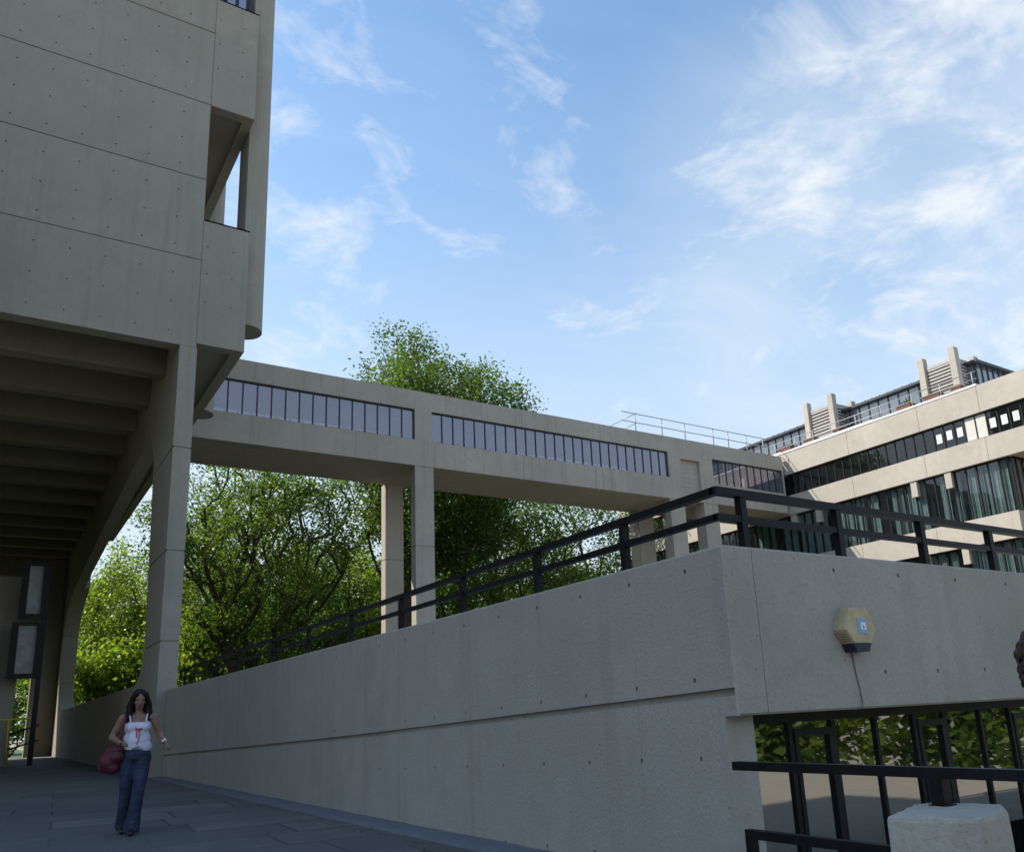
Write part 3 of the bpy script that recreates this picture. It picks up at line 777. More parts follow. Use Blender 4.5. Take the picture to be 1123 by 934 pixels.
# brown planter boxes along the roof edge
desc = ['long brown planter box at the foot of the right louvred tower', 'small brown planter box beside the end fin of the right louvred tower', 'brown planter box standing between the two louvred towers with a plant in it', 'brown planter box just left of the left louvred tower', 'small brown planter box at the right foot of the left louvred tower', 'brown planter box where the footbridge roof meets the sunlit building']
for (ya, yb, zt), ds in zip(((25.0,26.0,18.0),(23.7,24.3,17.95),(26.85,27.75,18.0),(33.9,34.75,18.02),(31.9,32.4,17.98),(35.9,37.0,18.1)), desc):
    t = thing('planter', ds, 'planter', (44.7, ya, 17.47), 'brown planters along the roof edge')
    mb = MB(); mb.box(44.48, 45.2, ya, yb, 17.33, zt-.06); part(mb, 'body', M['brown'], t)
    mb = MB(); mb.box(44.45, 45.23, ya-.03, yb+.03, zt-.06, zt); part(mb, 'rim', M['brown'], t)
    if 'plant in' in ds:
        mb = MB()
        for k in range(40):
            a = random.uniform(0, 6.28); l = random.uniform(.15, .4); p = Vector((44.85, (ya+yb)/2+random.uniform(-.25, .25), zt))
            q = p+Vector((math.cos(a)*l*.6, math.sin(a)*l*.6, l)); s = Vector((-math.sin(a), math.cos(a), 0))*.04
            mb.quad(p-s*.3, p+s*.3, q+s, q-s)
        part(mb, 'plant', M['leaf_b'], t)

# ------------------------------------------------------------------ trees
def leaf_mesh(name, centers, per, spread, size, mat, rng, flat=.75):
    C = np.repeat(np.asarray(centers, float), per, axis=0); N = len(C)
    off = rng.normal(0, 1, (N, 3))*spread; off[:, 2] *= flat
    P = C+off
    d = rng.normal(0, 1, (N, 3)); d[:, 2] *= .6; d /= np.linalg.norm(d, axis=1)[:, None]
    t = rng.normal(0, 1, (N, 3)); n = np.cross(d, t); n /= np.linalg.norm(n, axis=1)[:, None]
    L = (size*rng.uniform(.65, 1.35, N))[:, None]; W = L*rng.uniform(.42, .62, (N, 1))
    V = np.empty((N, 4, 3))
    V[:, 0] = P-d*L*.5; V[:, 1] = P+n*W*.5; V[:, 2] = P+d*L*.5; V[:, 3] = P-n*W*.5
    me = bpy.data.meshes.new(name)
    me.vertices.add(4*N); me.vertices.foreach_set('co', V.reshape(-1))
    me.loops.add(4*N); me.loops.foreach_set('vertex_index', np.arange(4*N, dtype=np.int32))
    me.polygons.add(N); me.polygons.foreach_set('loop_start', np.arange(0, 4*N, 4, dtype=np.int32)); me.polygons.foreach_set('loop_total', np.full(N, 4, dtype=np.int32))
    me.materials.append(mat); me.update(calc_edges=True); me.validate()
    return me

def make_tree(seed, H, crown_c, crown_r, nclu, per, lsize, mat, trunk_h, r0, stems=1, spread=.5, shell=.45, lean=(0,0), rough=.5):
    """returns (trunk mesh, crown mesh) in local coordinates with the foot at the origin"""
    rng = np.random.default_rng(seed); rnd = random.Random(seed)
    cc = Vector(crown_c); cr = Vector(crown_r)
    cl = []
    while len(cl) < nclu:
        p = Vector(rng.uniform(-1, 1, 3))
        l = p.length
        if l > 1 or l < .15: continue
        if rnd.random() > shell+(1-shell)*l*l: continue
        q = Vector((cc.x+p.x*cr.x, cc.y+p.y*cr.y, cc.z+p.z*cr.z))
        bump = mnoise.noise(q*.33+Vector((seed*3.1, 0, 0)))
        if l > .90-.24*rough+rough*bump: continue                       # uneven outline
        if mnoise.noise(q*.5+Vector((0, seed*1.7, 9))) < -.10: continue    # gaps
        cl.append(q)
    for _ in range(2):      # no lone sprigs floating off the crown
        Q = np.array([tuple(q) for q in cl]); keep = []
        for i_, q in enumerate(cl):
            d2 = np.sort(((Q-Q[i_])**2).sum(1))
            if d2[min(7, len(d2)-1)] < (.26*(cr.x*cr.y*cr.z)**(1/3))**2*1.3: keep.append(q)
        cl = keep
    nclu = len(cl)
    # skeleton
    nodes = [Vector((0,0,0))]; par = [-1]
    base = 0
    for s in range(stems):
        a = 2*math.pi*s/max(1, stems)+seed
        prev = 0
        k = 7
        top = Vector((lean[0]+(math.cos(a)*cr.x*.22 if stems > 1 else 0), lean[1]+(math.sin(a)*cr.y*.22 if stems > 1 else 0), trunk_h))
        for i in range(1, k+1):
            t = i/k
            p = Vector((top.x*t**1.5, top.y*t**1.5, trunk_h*t))+Vector((rnd.uniform(-.08, .08), rnd.uniform(-.08, .08), 0))
            nodes.append(p); par.append(prev); prev = len(nodes)-1
    order = sorted(range(nclu), key=lambda i: (cl[i]-Vector((lean[0], lean[1], trunk_h))).length)
    tips = []
    NA = np.array([tuple(n) for n in nodes])
    PL = np.array([n.z for n in nodes])
    for i in order:
        c = cl[i]; A_ = np.array(tuple(c))
        dv = A_-NA; dist = np.linalg.norm(dv, axis=1)
        pen = dist+.42*PL+.9*np.maximum(0, NA[:, 2]+.25*dist-c.z) + np.where(NA[:, 2] < trunk_h*.5, 4, 0)
        j = int(np.argmin(pen)); st = nodes[j]; D = c-st
        steps = max(1, int(D.length/.8)); prev = j; new = []
        for q in range(1, steps+1):
            t = q/steps
            p = st+D*t+Vector((0,0,-.10*D.length*math.sin(math.pi*t)))+Vector([rnd.uniform(-.055, .055) for _ in range(3)])*(1 if q < steps else 0)
            nodes.append(p); par.append(prev); prev = len(nodes)-1; new.append(tuple(p))
        NA = np.vstack([NA, np.array(new)]); PL = np.concatenate([PL, PL[j]+D.length*np.arange(1, steps+1)/steps])
        tips.append(prev)
    cnt = [0]*len(nodes)
    for t in tips:
        k = t
        while k != -1: cnt[k] += 1; k = par[k]
    rad = [r0*max(.0006, (max(c, 1)/nclu))**.47 for c in cnt]
    rad[0] = r0*1.35
    mb = MB()
    for i in range(1, len(nodes)):
        a, b = rad[par[i]], rad[i]
        if par[i] != 0: a = min(a, b*1.35)
        sd = 9 if b > .15 else (6 if b > .05 else 4)
        mb.tube([nodes[par[i]], nodes[i]+(nodes[i]-nodes[par[i]])*.05], [a, b], sd, cap=False)
    tm = mb.build('trunk', M['bark']); me = tm.data; bpy.data.objects.remove(tm)
    cm = leaf_mesh('crown', [tuple(c) for c in cl], per, spread, lsize, mat, rng)
    return me, cm

def tree(name, meshes, loc, label, rot=0, sc=(1,1,1), group='trees beyond the footbridge', cat='tree'):
    t = thing(name, label, cat, loc, group)
    t.rotation_euler = (0, 0, rot); t.scale = sc
    for nm, me in zip(('trunk', 'crown'), meshes):
        o = bpy.data.objects.new(nm, me); COL.objects.link(o); o.parent = t
    return t

T1 = make_tree(3, 20, (0,0,14.5), (8.8,8.0,10.2), 1000, 52, .23, M['leaf_a'], 5.2, .62, stems=3, spread=.50)
T2 = make_tree(11, 28, (3.5,0,19.6), (7.8,6.9,9.9), 1300, 52, .25, M['leaf_b'], 7.5, .5, stems=1, spread=.55, rough=.34)
T3 = make_tree(21, 18, (0,0,11), (7.2,6.6,8.6), 760, 44, .22, M['leaf_a'], 4.5, .35, stems=1, spread=.5)
T4 = make_tree(29, 15, (0,0,8.6), (6.0,6.0,7.8), 620, 52, .26, M['leaf_c'], 2.6, .3, stems=2, spread=.55)
T5 = make_tree(37, 13, (0,0,7.6), (5.4,5.4,7.2), 520, 52, .26, M['leaf_a'], 2.0, .28, stems=3, spread=.55)
ZL = -1.2
tree('broadleaf_tree', T1, (15.4,58,ZL), 'multi-stemmed tree with dark bare limbs showing, nearest the shaded pillar', 0.4)
tree('broadleaf_tree', T2, (21.0,48.5,ZL), 'tallest tree, its green crown rising above the footbridge roof', 0.3)
tree('broadleaf_tree', T3, (28.6,50,ZL), 'dense dark green tree right of the front bridge column', 1.0)
tree('broadleaf_tree', T3, (37.6,54,ZL), 'dark green tree at the right end of the gap under the bridge', 2.6, (1.12,1.05,1.14))
tree('broadleaf_tree', T4, (41.0,60,ZL), 'yellow-green tree beside the far bridge columns and the sunlit facade', 1.7, (1.0,1.0,1.0))
tree('broadleaf_tree', T4, (9.4,78,-.2), 'yellow-green tree filling the arched opening', 0.2, (1.05,1.05,1.05))
tree('broadleaf_tree', T5, (6.0,86,-.2), 'leafy green tree farther back at the left side of the arched opening', 1.2, (1.15,1.15,1.12))
tree('broadleaf_tree', T4, (13.8,72,ZL), 'yellow-green tree behind the shaded pillar', 2.2, (1.05,1.05,1.15))
tree('broadleaf_tree', T5, (21.0,72,ZL), 'mid green tree behind the multi-stemmed tree', 0.7, (1.3,1.3,1.35))
tree('broadleaf_tree', T4, (28.5,74,ZL), 'pale green tree seen between the paired bridge columns', 3.3, (1.2,1.2,1.25))
tree('broadleaf_tree', T5, (38,74,ZL), 'mid green tree far behind under the long bridge span', 5.1, (1.6,1.5,1.6))
tree('broadleaf_tree', T5, (47,72,ZL), 'mid green tree past the far end of the sunlit facade', 4.0, (1.15,1.15,1.05))
tree('broadleaf_tree', T5, (1.0,92,-.2), 'green tree glimpsed at the far end of the passage', 2.5, (1.2,1.2,1.1))
# bushes at the foot of the trees
B1 = make_tree(43, 4, (0,0,2.1), (3.0,2.4,2.2), 190, 70, .24, M['leaf_a'], .5, .12, stems=3, spread=.42)
B2 = make_tree(47, 4, (0,0,2.4), (3.2,2.6,2.6), 200, 70, .24, M['leaf_c'], .5, .12, stems=3, spread=.42)
def bush(ms, loc, label, rot, sc):
    t = thing('bush', label, 'bush', loc, 'bushes behind the ramp wall'); t.rotation_euler = (0,0,rot); t.scale = sc
    for nm, me in zip(('stem', 'foliage'), ms):
        o = bpy.data.objects.new(nm, me); COL.objects.link(o); o.parent = t
bush(B2, (7.6,68,-.2), 'low yellow-green bush along the sill of the arched opening', .3, (1.4,1.3,1.7))
bush(B1, (5.3,70,-.2), 'green bush beside the far reveal of the arched opening', 1.3, (1.3,1.3,2.2))
bush(B2, (12.4,62,ZL), 'yellow-green bush behind the low end of the black railing', 2.1, (1.2,1.2,2.3))
bush(B1, (20.4,62,ZL), 'green bush between the multi-stemmed tree and the bridge column', 4.1, (1.3,1.2,2.2))
bush(B1, (27,62,ZL), 'green bush seen just right of the bridge columns', 5.1, (1.5,1.3,2.2))
bush(B2, (34,60,ZL), 'pale bush low under the right half of the bridge', .9, (1.4,1.3,2.3))
bush(B1, (2.0,70,-.2), 'bush beyond the yellow handrail', 3.9, (1.2,1.2,1.6))
# young tree whose tip shows over the right-hand railing
TY = make_tree(53, 8, (0,0,6.0), (1.7,1.7,2.5), 90, 34, .17, M['leaf_c'], 3.6, .09, spread=.3)
tree('young_tree', TY, (31.6,16,-2.3), 'young yellow-green tree poking up behind the right end of the wall railing', .4, group=None)

# ------------------------------------------------------------------ behind the camera (mirrored in the glazing)
pb = thing('stone_building', 'long pale building across the plaza behind the camera', 'building', (60, -48, -2.3))
mb = MB(); mb.box(18, 110, -60, -48, -2.3, 5.5); mb.box(17.5, 110.5, -60.5, -47.5, 5.5, 6.4); part(mb, 'wall', M['conc_warm'], pb)
mb = MB()
for k in range(22): mb.box(20+4*k, 22.6+4*k, -47.98, -47.9, -.4, 3.6)
part(mb, 'window', M['frame'], pb)
for i, (x, y) in enumerate(((30, -22), (20, -30), (41, -34))):
    tree('plaza_tree', T5, (x, y, -2.3), ['plaza tree mirrored in the low glazing', 'plaza tree nearest the pale building behind the camera', 'plaza tree farthest along behind the camera'][i], i*1.3, (1.0,1.0,.9), 'plaza trees behind the camera')
for i, (x, y, sc_) in enumerate(((18.5,-8,1.5),(22.5,-9.5,1.75),(27,-8.5,1.45))):
    bush(B1 if i != 1 else B2, (x, y, -2.3), ['leafy bush nearest the corner on the plaza behind the camera', 'tallest leafy bush on the plaza behind the camera', 'leafy bush nearest the white lamp post behind the camera'][i], i*1.1, (sc_, sc_, sc_))
lp = thing('street_lamp', 'slim white lamp post on the plaza behind the camera', 'lamp', (36, -10, -2.3))
mb = MB(); mb.tube([(36,-10,-2.3),(36,-10,4.2)], [.08,.05], 10); part(mb, 'pole', M['white'], lp)
mb = MB(); mb.tube([(36,-10,4.2),(36,-10,4.3),(36,-10,4.55),(36,-10,4.65)], [.06,.2,.2,.05], 12); part(mb, 'lamp_head', M['white'], lp)

# ------------------------------------------------------------------ people
def rc(b, p, q, r1, r2, seg=14):
    """round cone from p to q added to bmesh b"""
    p = Vector(p); q = Vector(q); d = q-p
    L = d.length
    rot = d.to_track_quat('Z', 'Y').to_matrix().to_4x4() if L > 1e-5 else Matrix()
    rings = []
    for k in range(1, 6): t = math.pi/2*(k/6); rings.append((-r1*math.cos(t), r1*math.sin(t)))
    rings.append((0, r1)); rings.append((L, r2))
    for k in range(1, 6): t = math.pi/2*(k/6); rings.append((L+r2*math.sin(t), r2*math.cos(t)))
    V = []
    for z, r_ in rings:
        V.append([b.verts.new(Matrix.Translation(p) @ rot @ Vector((r_*math.cos(6.28318*j/seg), r_*math.sin(6.28318*j/seg), z))) for j in range(seg)])
    v0 = b.verts.new(Matrix.Translation(p) @ rot @ Vector((0,0,-r1))); v1 = b.verts.new(Matrix.Translation(p) @ rot @ Vector((0,0,L+r2)))
    for a, c in zip(V, V[1:]):
        for j in range(seg): b.faces.new((a[j], a[(j+1)%seg], c[(j+1)%seg], c[j]))
    for j in range(seg):
        b.faces.new((V[0][(j+1)%seg], V[0][j], v0)); b.faces.new((V[-1][j], V[-1][(j+1)%seg], v1))
def ell(b, c, r3, rot=None):
    g = bmesh.ops.create_uvsphere(b, u_segments=20, v_segments=14, radius=1)
    mt = Matrix.Translation(Vector(c)) @ (rot.to_4x4() if rot else Matrix()) @ Matrix.Diagonal((*r3, 1))
    bmesh.ops.transform(b, matrix=mt, verts=g['verts'])
def remesh(b, name, mat, root, vox=.009, smooth=4, cut=None):
    me = bpy.data.meshes.new(name); b.to_mesh(me); b.free()
    o = bpy.data.objects.new(name, me); COL.objects.link(o)
    m = o.modifiers.new('r', 'REMESH'); m.mode = 'VOXEL'; m.voxel_size = vox
    s = o.modifiers.new('s', 'SMOOTH'); s.iterations = smooth; s.factor = .5
    dg = bpy.context.evaluated_depsgraph_get(); dg.update()
    nm = bpy.data.meshes.new_from_object(o.evaluated_get(dg)); bpy.data.objects.remove(o)
    nm.name = name
    if cut:
        bb = bmesh.new(); bb.from_mesh(nm)
        for co, no in cut:
            r_ = bmesh.ops.bisect_plane(bb, geom=bb.verts[:]+bb.edges[:]+bb.faces[:], plane_co=co, plane_no=no, clear_outer=True)
            ed = [e for e in r_['geom_cut'] if isinstance(e, bmesh.types.BMEdge)]
            if ed: bmesh.ops.holes_fill(bb, edges=ed)
        bb.to_mesh(nm); bb.free()
    nm.materials.clear(); nm.materials.append(mat)
    for p in nm.polygons: p.use_smooth = True
    o = bpy.data.objects.new(name, nm); COL.objects.link(o); o.parent = root
    return o
def chain(b, pts, rs, seg=12):
    for i in range(len(pts)-1): rc(b, pts[i], pts[i+1], rs[i], rs[i+1], seg)
def hand(b, wrist, direc, palm, curl=.5, s=1.0, side=1):
    """palm and five bent fingers; direc along the fingers, palm = palm normal; side: which side the thumb leaves"""
    w = Vector(wrist); d = Vector(direc).normalized(); n = Vector(palm); n = (n-d*n.dot(d)).normalized(); a = d.cross(n)*side
    for u in (-.026, -.009, .009, .026): rc(b, w+a*u*.6*s, w+d*.085*s+a*u*s, .014*s, .0125*s, 8)
    for u, L in ((-.030,.062),(-.010,.074),(.010,.080),(.030,.070)):
        k = w+d*.088*s+a*u*s; dd = d.copy(); r_ = .0088*s
        for m_ in range(3):
            c = curl*(.5+.35*m_); dd = (d*math.cos(c*(m_+1)*.8)+n*math.sin(c*(m_+1)*.8)).normalized()
            k2 = k+dd*L*s*(.45, .32, .23)[m_]; rc(b, k, k2, r_, r_*.92, 8); k = k2; r_ *= .92
    k = w+d*.025*s+a*.028*s; k1 = k+(d*.55+a*.6+n*.35).normalized()*.038*s; k2 = k1+(d*.8+a*.15+n*.45).normalized()*.032*s
    rc(b, k, k1, .0125*s, .0105*s, 8); rc(b, k1, k2, .0105*s, .0085*s, 8)
SKIN = plain('skin', (.25, .135, .09), .5, .08, 20)
def head(b, c, yaw=0, pitch=0, s=1.0):
    Rm = Matrix.Rotation(yaw, 3, 'Z') @ Matrix.Rotation(pitch, 3, 'X'); c = Vector(c)
    P = lambda x, y, z: c+Rm @ (Vector((x, y, z))*s)
    ell(b, P(0,.012,.025), (.074*s,.094*s,.092*s), Rm); ell(b, P(0,-.022,-.03), (.060*s,.068*s,.078*s), Rm)
    rc(b, P(-.022,-.055,-.083), P(.022,-.055,-.083), .023*s, .023*s)            # jaw
    rc(b, P(0,-.086,.012), P(0,-.106,-.028), .009*s, .014*s)                     # nose
    for e in (-1, 1):
        rc(b, P(.014*e,-.084,.030), P(.046*e,-.076,.028), .011*s, .009*s)        # brow
        ell(b, P(.042*e,-.062,-.022), (.022*s,.02*s,.02*s), Rm)                  # cheek
        ell(b, P(.076*e,.008,-.008), (.010*s,.02*s,.032*s), Rm)                  # ear
    rc(b, P(-.018,-.083,-.052), P(.018,-.083,-.052), .0075*s, .0075*s); rc(b, P(-.015,-.080,-.063), P(.015,-.080,-.063), .008*s, .008*s)
    return P, Rm
def face_bits(P, Rm, body, s, lipmat):
    for e in (-1, 1):
        b = bmesh.new(); ell(b, P(.031*e,-.0755,.006), (.011*s,.005*s,.005*s), Rm); mb = MB(); mb.add_bm(b, 0, True)
        o = mb.build('eye', plain('eye_white', (.32,.29,.26), .3)); o.parent = body
        b = bmesh.new(); ell(b, P(.031*e,-.0800,.006), (.0055*s,.0025*s,.005*s), Rm); mb = MB(); mb.add_bm(b, 0, True)
        i_ = mb.build('iris', plain('iris', (.02,.012,.008), .25)); i_.parent = o
    b = bmesh.new(); rc(b, P(-.02,-.0895,-.053), P(.02,-.0895,-.053), .005*s, .005*s); rc(b, P(-.017,-.0875,-.0635), P(.017,-.0875,-.0635), .006*s, .006*s)
    mb = MB(); mb.add_bm(b, 0, True); o = mb.build('lips', lipmat); o.parent = body

# walking woman: image-left is -x, faces -y
wp = thing('person', 'woman in white strappy top and flared blue jeans walking beside the ramp wall', 'person', (1.70, 11.95, 0))
wp.rotation_euler = (0, 0, R(-8))
b = bmesh.new()
ell(b, (0,.0,.96), (.155,.115,.12)); rc(b, (0,.0,1.0), (0,-.005,1.14), .115, .105); ell(b, (0,-.005,1.12), (.125,.092,.12)); ell(b, (0,-.0,1.28), (.148,.10,.135))
rc(b, (-.13,.01,1.385), (.13,.01,1.385), .055, .055); ell(b, (0,.005,1.37), (.15,.075,.07))
for e in (-1, 1): ell(b, (.066*e,-.075,1.265), (.062,.055,.062))
chain(b, [(0,.012,1.40),(0,-.002,1.48),(0,-.008,1.52)], [.058,.048,.047])
P_, Rm_ = head(b, (0,-.028,1.595), R(6), R(14))
# legs (under the jeans)
chain(b, [(-.085,.0,.93),(-.088,.03,.50),(-.09,.215,.11)], [.08,.05,.038]); chain(b, [(.085,0,.93),(.056,-.115,.50),(.008,-.10,.09)], [.08,.05,.038])
# right arm bent, hand at the strap; left arm swinging out
RA = [(-.175,.01,1.375),(-.285,.06,1.15),(-.185,-.14,1.085)]
LA = [(.175,.01,1.375),(.255,.02,1.17),(.315,-.15,1.07)]
for A_ in (RA, LA):
    chain(b, A_, [.050,.040,.028])
    m_ = Vector(A_[0]).lerp(Vector(A_[1]), .45); rc(b, A_[0], m_, .053, .046)
    m_ = Vector(A_[1]).lerp(Vector(A_[2]), .3); rc(b, A_[1], m_, .040, .039)
hand(b, RA[2], (.55,-.75,-.1), (-.2,-.2,-1), 1.0, 1.0, -1)
hand(b, LA[2], (.45,-.7,-.45), (-.5,.1,-.6), .55, 1.0, 1)
body = remesh(b, 'body', SKIN, wp, .008, 2)
LIP = plain('lips', (.24,.075,.06), .4)
face_bits(P_, Rm_, body, 1.0, LIP)
# hair
b = bmesh.new()
ell(b, P_(0,.03,.05), (.090,.098,.085), Rm_); ell(b, P_(0,.055,0), (.088,.080,.10), Rm_)
for e in (-1, 1):
    chain(b, [P_(.055*e,-.045,.085), P_(.085*e,-.03,.02), P_(.105*e,-.01,-.08), P_(.112*e,-.035,-.17), P_(.11*e,-.05,-.26), P_(.10*e,-.055,-.31)], [.034,.034,.044,.046,.038,.012])
    chain(b, [P_(.05*e,.075,.0), P_(.075*e,.085,-.12), P_(.085*e,.09,-.28)], [.05,.055,.03])
chain(b, [P_(0,.09,.0), P_(0,.105,-.12), P_(0,.11,-.30)], [.06,.065,.035])
def strands(o, amp, freq):
    for v in o.data.vertices:
        n = mnoise.noise((v.co.x*freq, v.co.y*freq, v.co.z*6)); v.co += Vector((v.co.x, v.co.y-.02, 0)).normalized()*amp*n
HAIR = plain('black_hair', (.008,.006,.005), .62, .4, 40, bump=.004, spec=.25)
h = remesh(b, 'hair', HAIR, body, .008, 2); strands(h, .008, 60)
rnd = random.Random(3); mb = MB()
for q in range(90):
    a = rnd.uniform(-.35, math.pi+.35); e_ = .088*math.cos(a); f_ = .085*math.sin(a)+.02
    L_ = rnd.uniform(.24, .40) if f_ > -.02 else rnd.uniform(.20, .34)
    p0 = P_(e_*.8, f_*.8, .085); ps = [p0]
    for k_ in range(1, 6):
        t_ = k_/5
        o_ = P_(e_*(1.05+.28*t_)+rnd.uniform(-.008,.008), f_*1.1+.02*t_-.03*t_*(f_ < .03)+rnd.uniform(-.008,.008), .085-.055*min(1, t_*3)-L_*t_); ps.append(o_)
    mb.tube(ps, [.007,.008,.007,.006,.005,.002], 5)
o = mb.build('hair_strands', HAIR); o.parent = h
# jeans
b = bmesh.new()
ell(b, (0,.0,.95), (.168,.128,.125)); 
chain(b, [(-.085,.005,.90),(-.086,.0,.72),(-.088,.03,.50),(-.09,.13,.28),(-.09,.225,.085)], [.098,.088,.070,.074,.092]); chain(b, [(.085,0,.90),(.075,-.05,.72),(.056,-.12,.50),(.032,-.12,.28),(.008,-.11,.07)], [.098,.088,.070,.076,.096])
def jeans_mat():
    m, nt, out = newmat('denim'); T = NT(nt); geo = T.n('ShaderNodeTexCoord').outputs['Object']
    c = T.mix(T.ramp(T.noise(geo, 5, 4), [(.35, 0), (.7, 1)]), (.013, .022, .052), (.038, .062, .115))
    c = T.mix(T.ramp(T.noise(geo, 300, 2), [(.4, .3), (.6, 0)]), c, (.01, .015, .035))
    bs = T.n('ShaderNodeBsdfPrincipled', i_Roughness=.85); T.l(c, bs.inputs['Base Color'])
    mp = T.n('ShaderNodeMapping'); mp.inputs['Scale'].default_value = (6, 6, 14); T.l(geo, mp.inputs[0])
    bp = T.n('ShaderNodeBump', i_Strength=.8, i_Distance=.02); T.l(T.noise(mp.outputs[0], 2.2, 3), bp.inputs['Height']); T.l(bp.outputs[0], bs.inputs['Normal'])
    T.l(bs.outputs[0], out.inputs[0]); return m
j = remesh(b, 'jeans', jeans_mat(), body, .011, 3, cut=[((0,0,1.045),(0,0,1)), ((0,0,.028),(0,0,-1))])
for v in j.data.vertices:      # cloth folds
    n_ = mnoise.noise((v.co.x*14, v.co.y*14, v.co.z*22))+.6*mnoise.noise((v.co.x*30+5, v.co.y*30, v.co.z*9))
    v.co += v.normal*.005*n_
# white camisole, flared below the bust
b = bmesh.new()
ell(b, (0,-.003,1.27), (.158,.112,.115)); 
for e in (-1, 1): ell(b, (.066*e,-.080,1.262), (.068,.06,.066))
rc(b, (0,-.006,1.17), (0,-.006,1.10), .135, .150); ell(b, (0,-.006,1.12), (.158,.128,.12)); ell(b, (0,-.006,1.03), (.172,.142,.12))
WH = plain('white_cotton', (.66,.63,.74), .85, .05, 12, bump=.008)
cam_ = remesh(b, 'camisole', WH, body, .010, 3, cut=[((0,0,1.345),(0,-.25,1)), ((0,0,.985),(-.12,0,-1))])
for v in cam_.data.vertices:
    if v.co.z < 1.10:
        k_ = (1.10-v.co.z)/.115; v.co.z += .045*k_*max(0, 1-abs(v.co.x-.01)/.07); v.co.x *= 1+.10*k_; v.co.y *= 1+.06*k_+.04*k_*math.sin(v.co.x*55)
b = bmesh.new()
for e in (-1, 1): chain(b, [(.085*e,-.115,1.325),(.098*e,-.075,1.40),(.105*e,.0,1.448),(.10*e,.08,1.38),(.09*e,.10,1.33)], [.009]*5, 8)
mb = MB(); mb.add_bm(b, 0, True); o = mb.build('strap', WH); o.parent = cam_
b = bmesh.new()
chain(b, [(.01,-.146,1.235),(.028,-.150,1.19),(.018,-.158,1.12),(.0,-.160,1.06)], [.006]*4, 6); chain(b, [(.01,-.146,1.235),(-.012,-.150,1.20),(-.006,-.156,1.14)], [.006]*3, 6)
for e in (-1, 1): chain(b, [(.01,-.146,1.235),(.01+.03*e,-.152,1.248),(.01+.032*e,-.150,1.225),(.01,-.146,1.235)], [.006]*4, 6)
mb = MB(); mb.add_bm(b, 0, True); o = mb.build('ribbon', plain('crimson_ribbon', (.38,.02,.09), .6)); o.parent = cam_
SH = plain('black_leather', (.012,.012,.013), .4)
for (x, y, z, p) in ((.008,-.13,0,0), (-.09,.19,0,.0)):
    b = bmesh.new(); chain(b, [(x,y+.04,.045),(x-.004,y-.07,.034),(x-.006,y-.145,.028)], [.042,.042,.030]); rc(b, (x,y+.05,.03), (x,y+.05,.06), .036, .04)
    s = remesh(b, 'shoe', SH, body, .008, 2, cut=[((0,0,.004),(0,0,-1))])
# watch/bracelet glint on the swinging wrist
b = bmesh.new(); d_ = (Vector(LA[2])-Vector(LA[1])).normalized(); c_ = Vector(LA[1]).lerp(Vector(LA[2]), .92); rc(b, c_-d_*.006, c_+d_*.006, .032, .032, 16)
mb = MB(); mb.add_bm(b, 0, True); o = mb.build('bracelet', plain('silver', (.7,.7,.68), .25, .05, 5, metal=1)); o.parent = body
# maroon shoulder bag (held by her, so a thing of its own)
sb = thing('shoulder_bag', 'slouchy dark red shoulder bag hanging at the walking woman’s hip', 'bag', (1.70, 11.95, 0)); sb['label'] = 'slouchy dark red shoulder bag hanging at the hip of the walking woman'
sb.rotation_euler = (0, 0, R(-8))
MA = plain('maroon_leather', (.085,.010,.022), .5, .25, 10, bump=.01)
b = bmesh.new()
chain(b, [(-.345,.05,.80),(-.25,-.01,.79)], [.075,.085]); chain(b, [(-.335,.03,.89),(-.20,-.06,.92)], [.085,.08]); chain(b, [(-.30,.01,.98),(-.18,-.09,1.01)], [.055,.05]); ell(b, (-.27,-.0,.86), (.135,.095,.13))
bag = remesh(b, 'body', MA, sb, .010, 10)
b = bmesh.new(); chain(b, [(-.20,-.085,1.0),(-.175,-.125,1.16),(-.155,-.115,1.30),(-.145,-.045,1.43),(-.15,.04,1.44),(-.19,.11,1.30),(-.27,.09,1.05),(-.30,.05,.96)], [.013]*8, 8)
mb = MB(); mb.add_bm(b, 0, True); o = mb.build('strap', MA); o.parent = sb

# second person passing at the right edge, only curly hair in view
pp = thing('person', 'curly brown haired passer-by cut off by the right edge', 'person', (5.0, 2.43, -.12))
pp.rotation_euler = (0, 0, R(56)); k = .95; pp.scale = (k, k, k)
b = bmesh.new()
ell(b, (0,0,.95), (.16,.12,.13)); rc(b, (0,0,1.0), (0,0,1.14), .12, .11); ell(b, (0,0,1.28), (.155,.105,.14)); rc(b, (-.13,.01,1.38), (.13,.01,1.38), .055, .055)
chain(b, [(0,.012,1.40),(-.01,-.01,1.48),(-.02,-.02,1.52)], [.058,.05,.048]); P2, R2 = head(b, (-.02,.03,1.59), R(5), R(-2))
chain(b, [(-.08,0,.93),(-.08,-.03,.5),(-.08,.0,.09)], [.09,.06,.042]); chain(b, [(.08,0,.93),(.09,.03,.5),(.09,.05,.09)], [.09,.06,.042])
for e in (-1, 1):
    A_ = [(.175*e,.01,1.37),(.225*e,.03,1.12),(.23*e,-.06,.90)]; chain(b, A_, [.05,.04,.028]); hand(b, A_[2], (0,-.2,-1), (-e,0,0), .5, 1.0, e)
body2 = remesh(b, 'body', SKIN, pp, .009, 2); face_bits(P2, R2, body2, 1.0, LIP)
b = bmesh.new(); rnd = random.Random(5)
ell(b, P2(0,.03,.04), (.115,.125,.11), R2)
for q in range(330):
    a = rnd.uniform(0, 6.28); z = rnd.uniform(-.16, .13); rr_ = .135*math.sqrt(max(.15, 1-(max(z, -.02)/.15)**2))
    x, y = rr_*math.cos(a), rr_*math.sin(a)+.03
    if y < -.045 and z < .07: continue
    r_ = rnd.uniform(.011, .02); rc(b, P2(x, y, z), P2(x*1.02, y*1.02, z-.012), r_, r_*.9, 8)
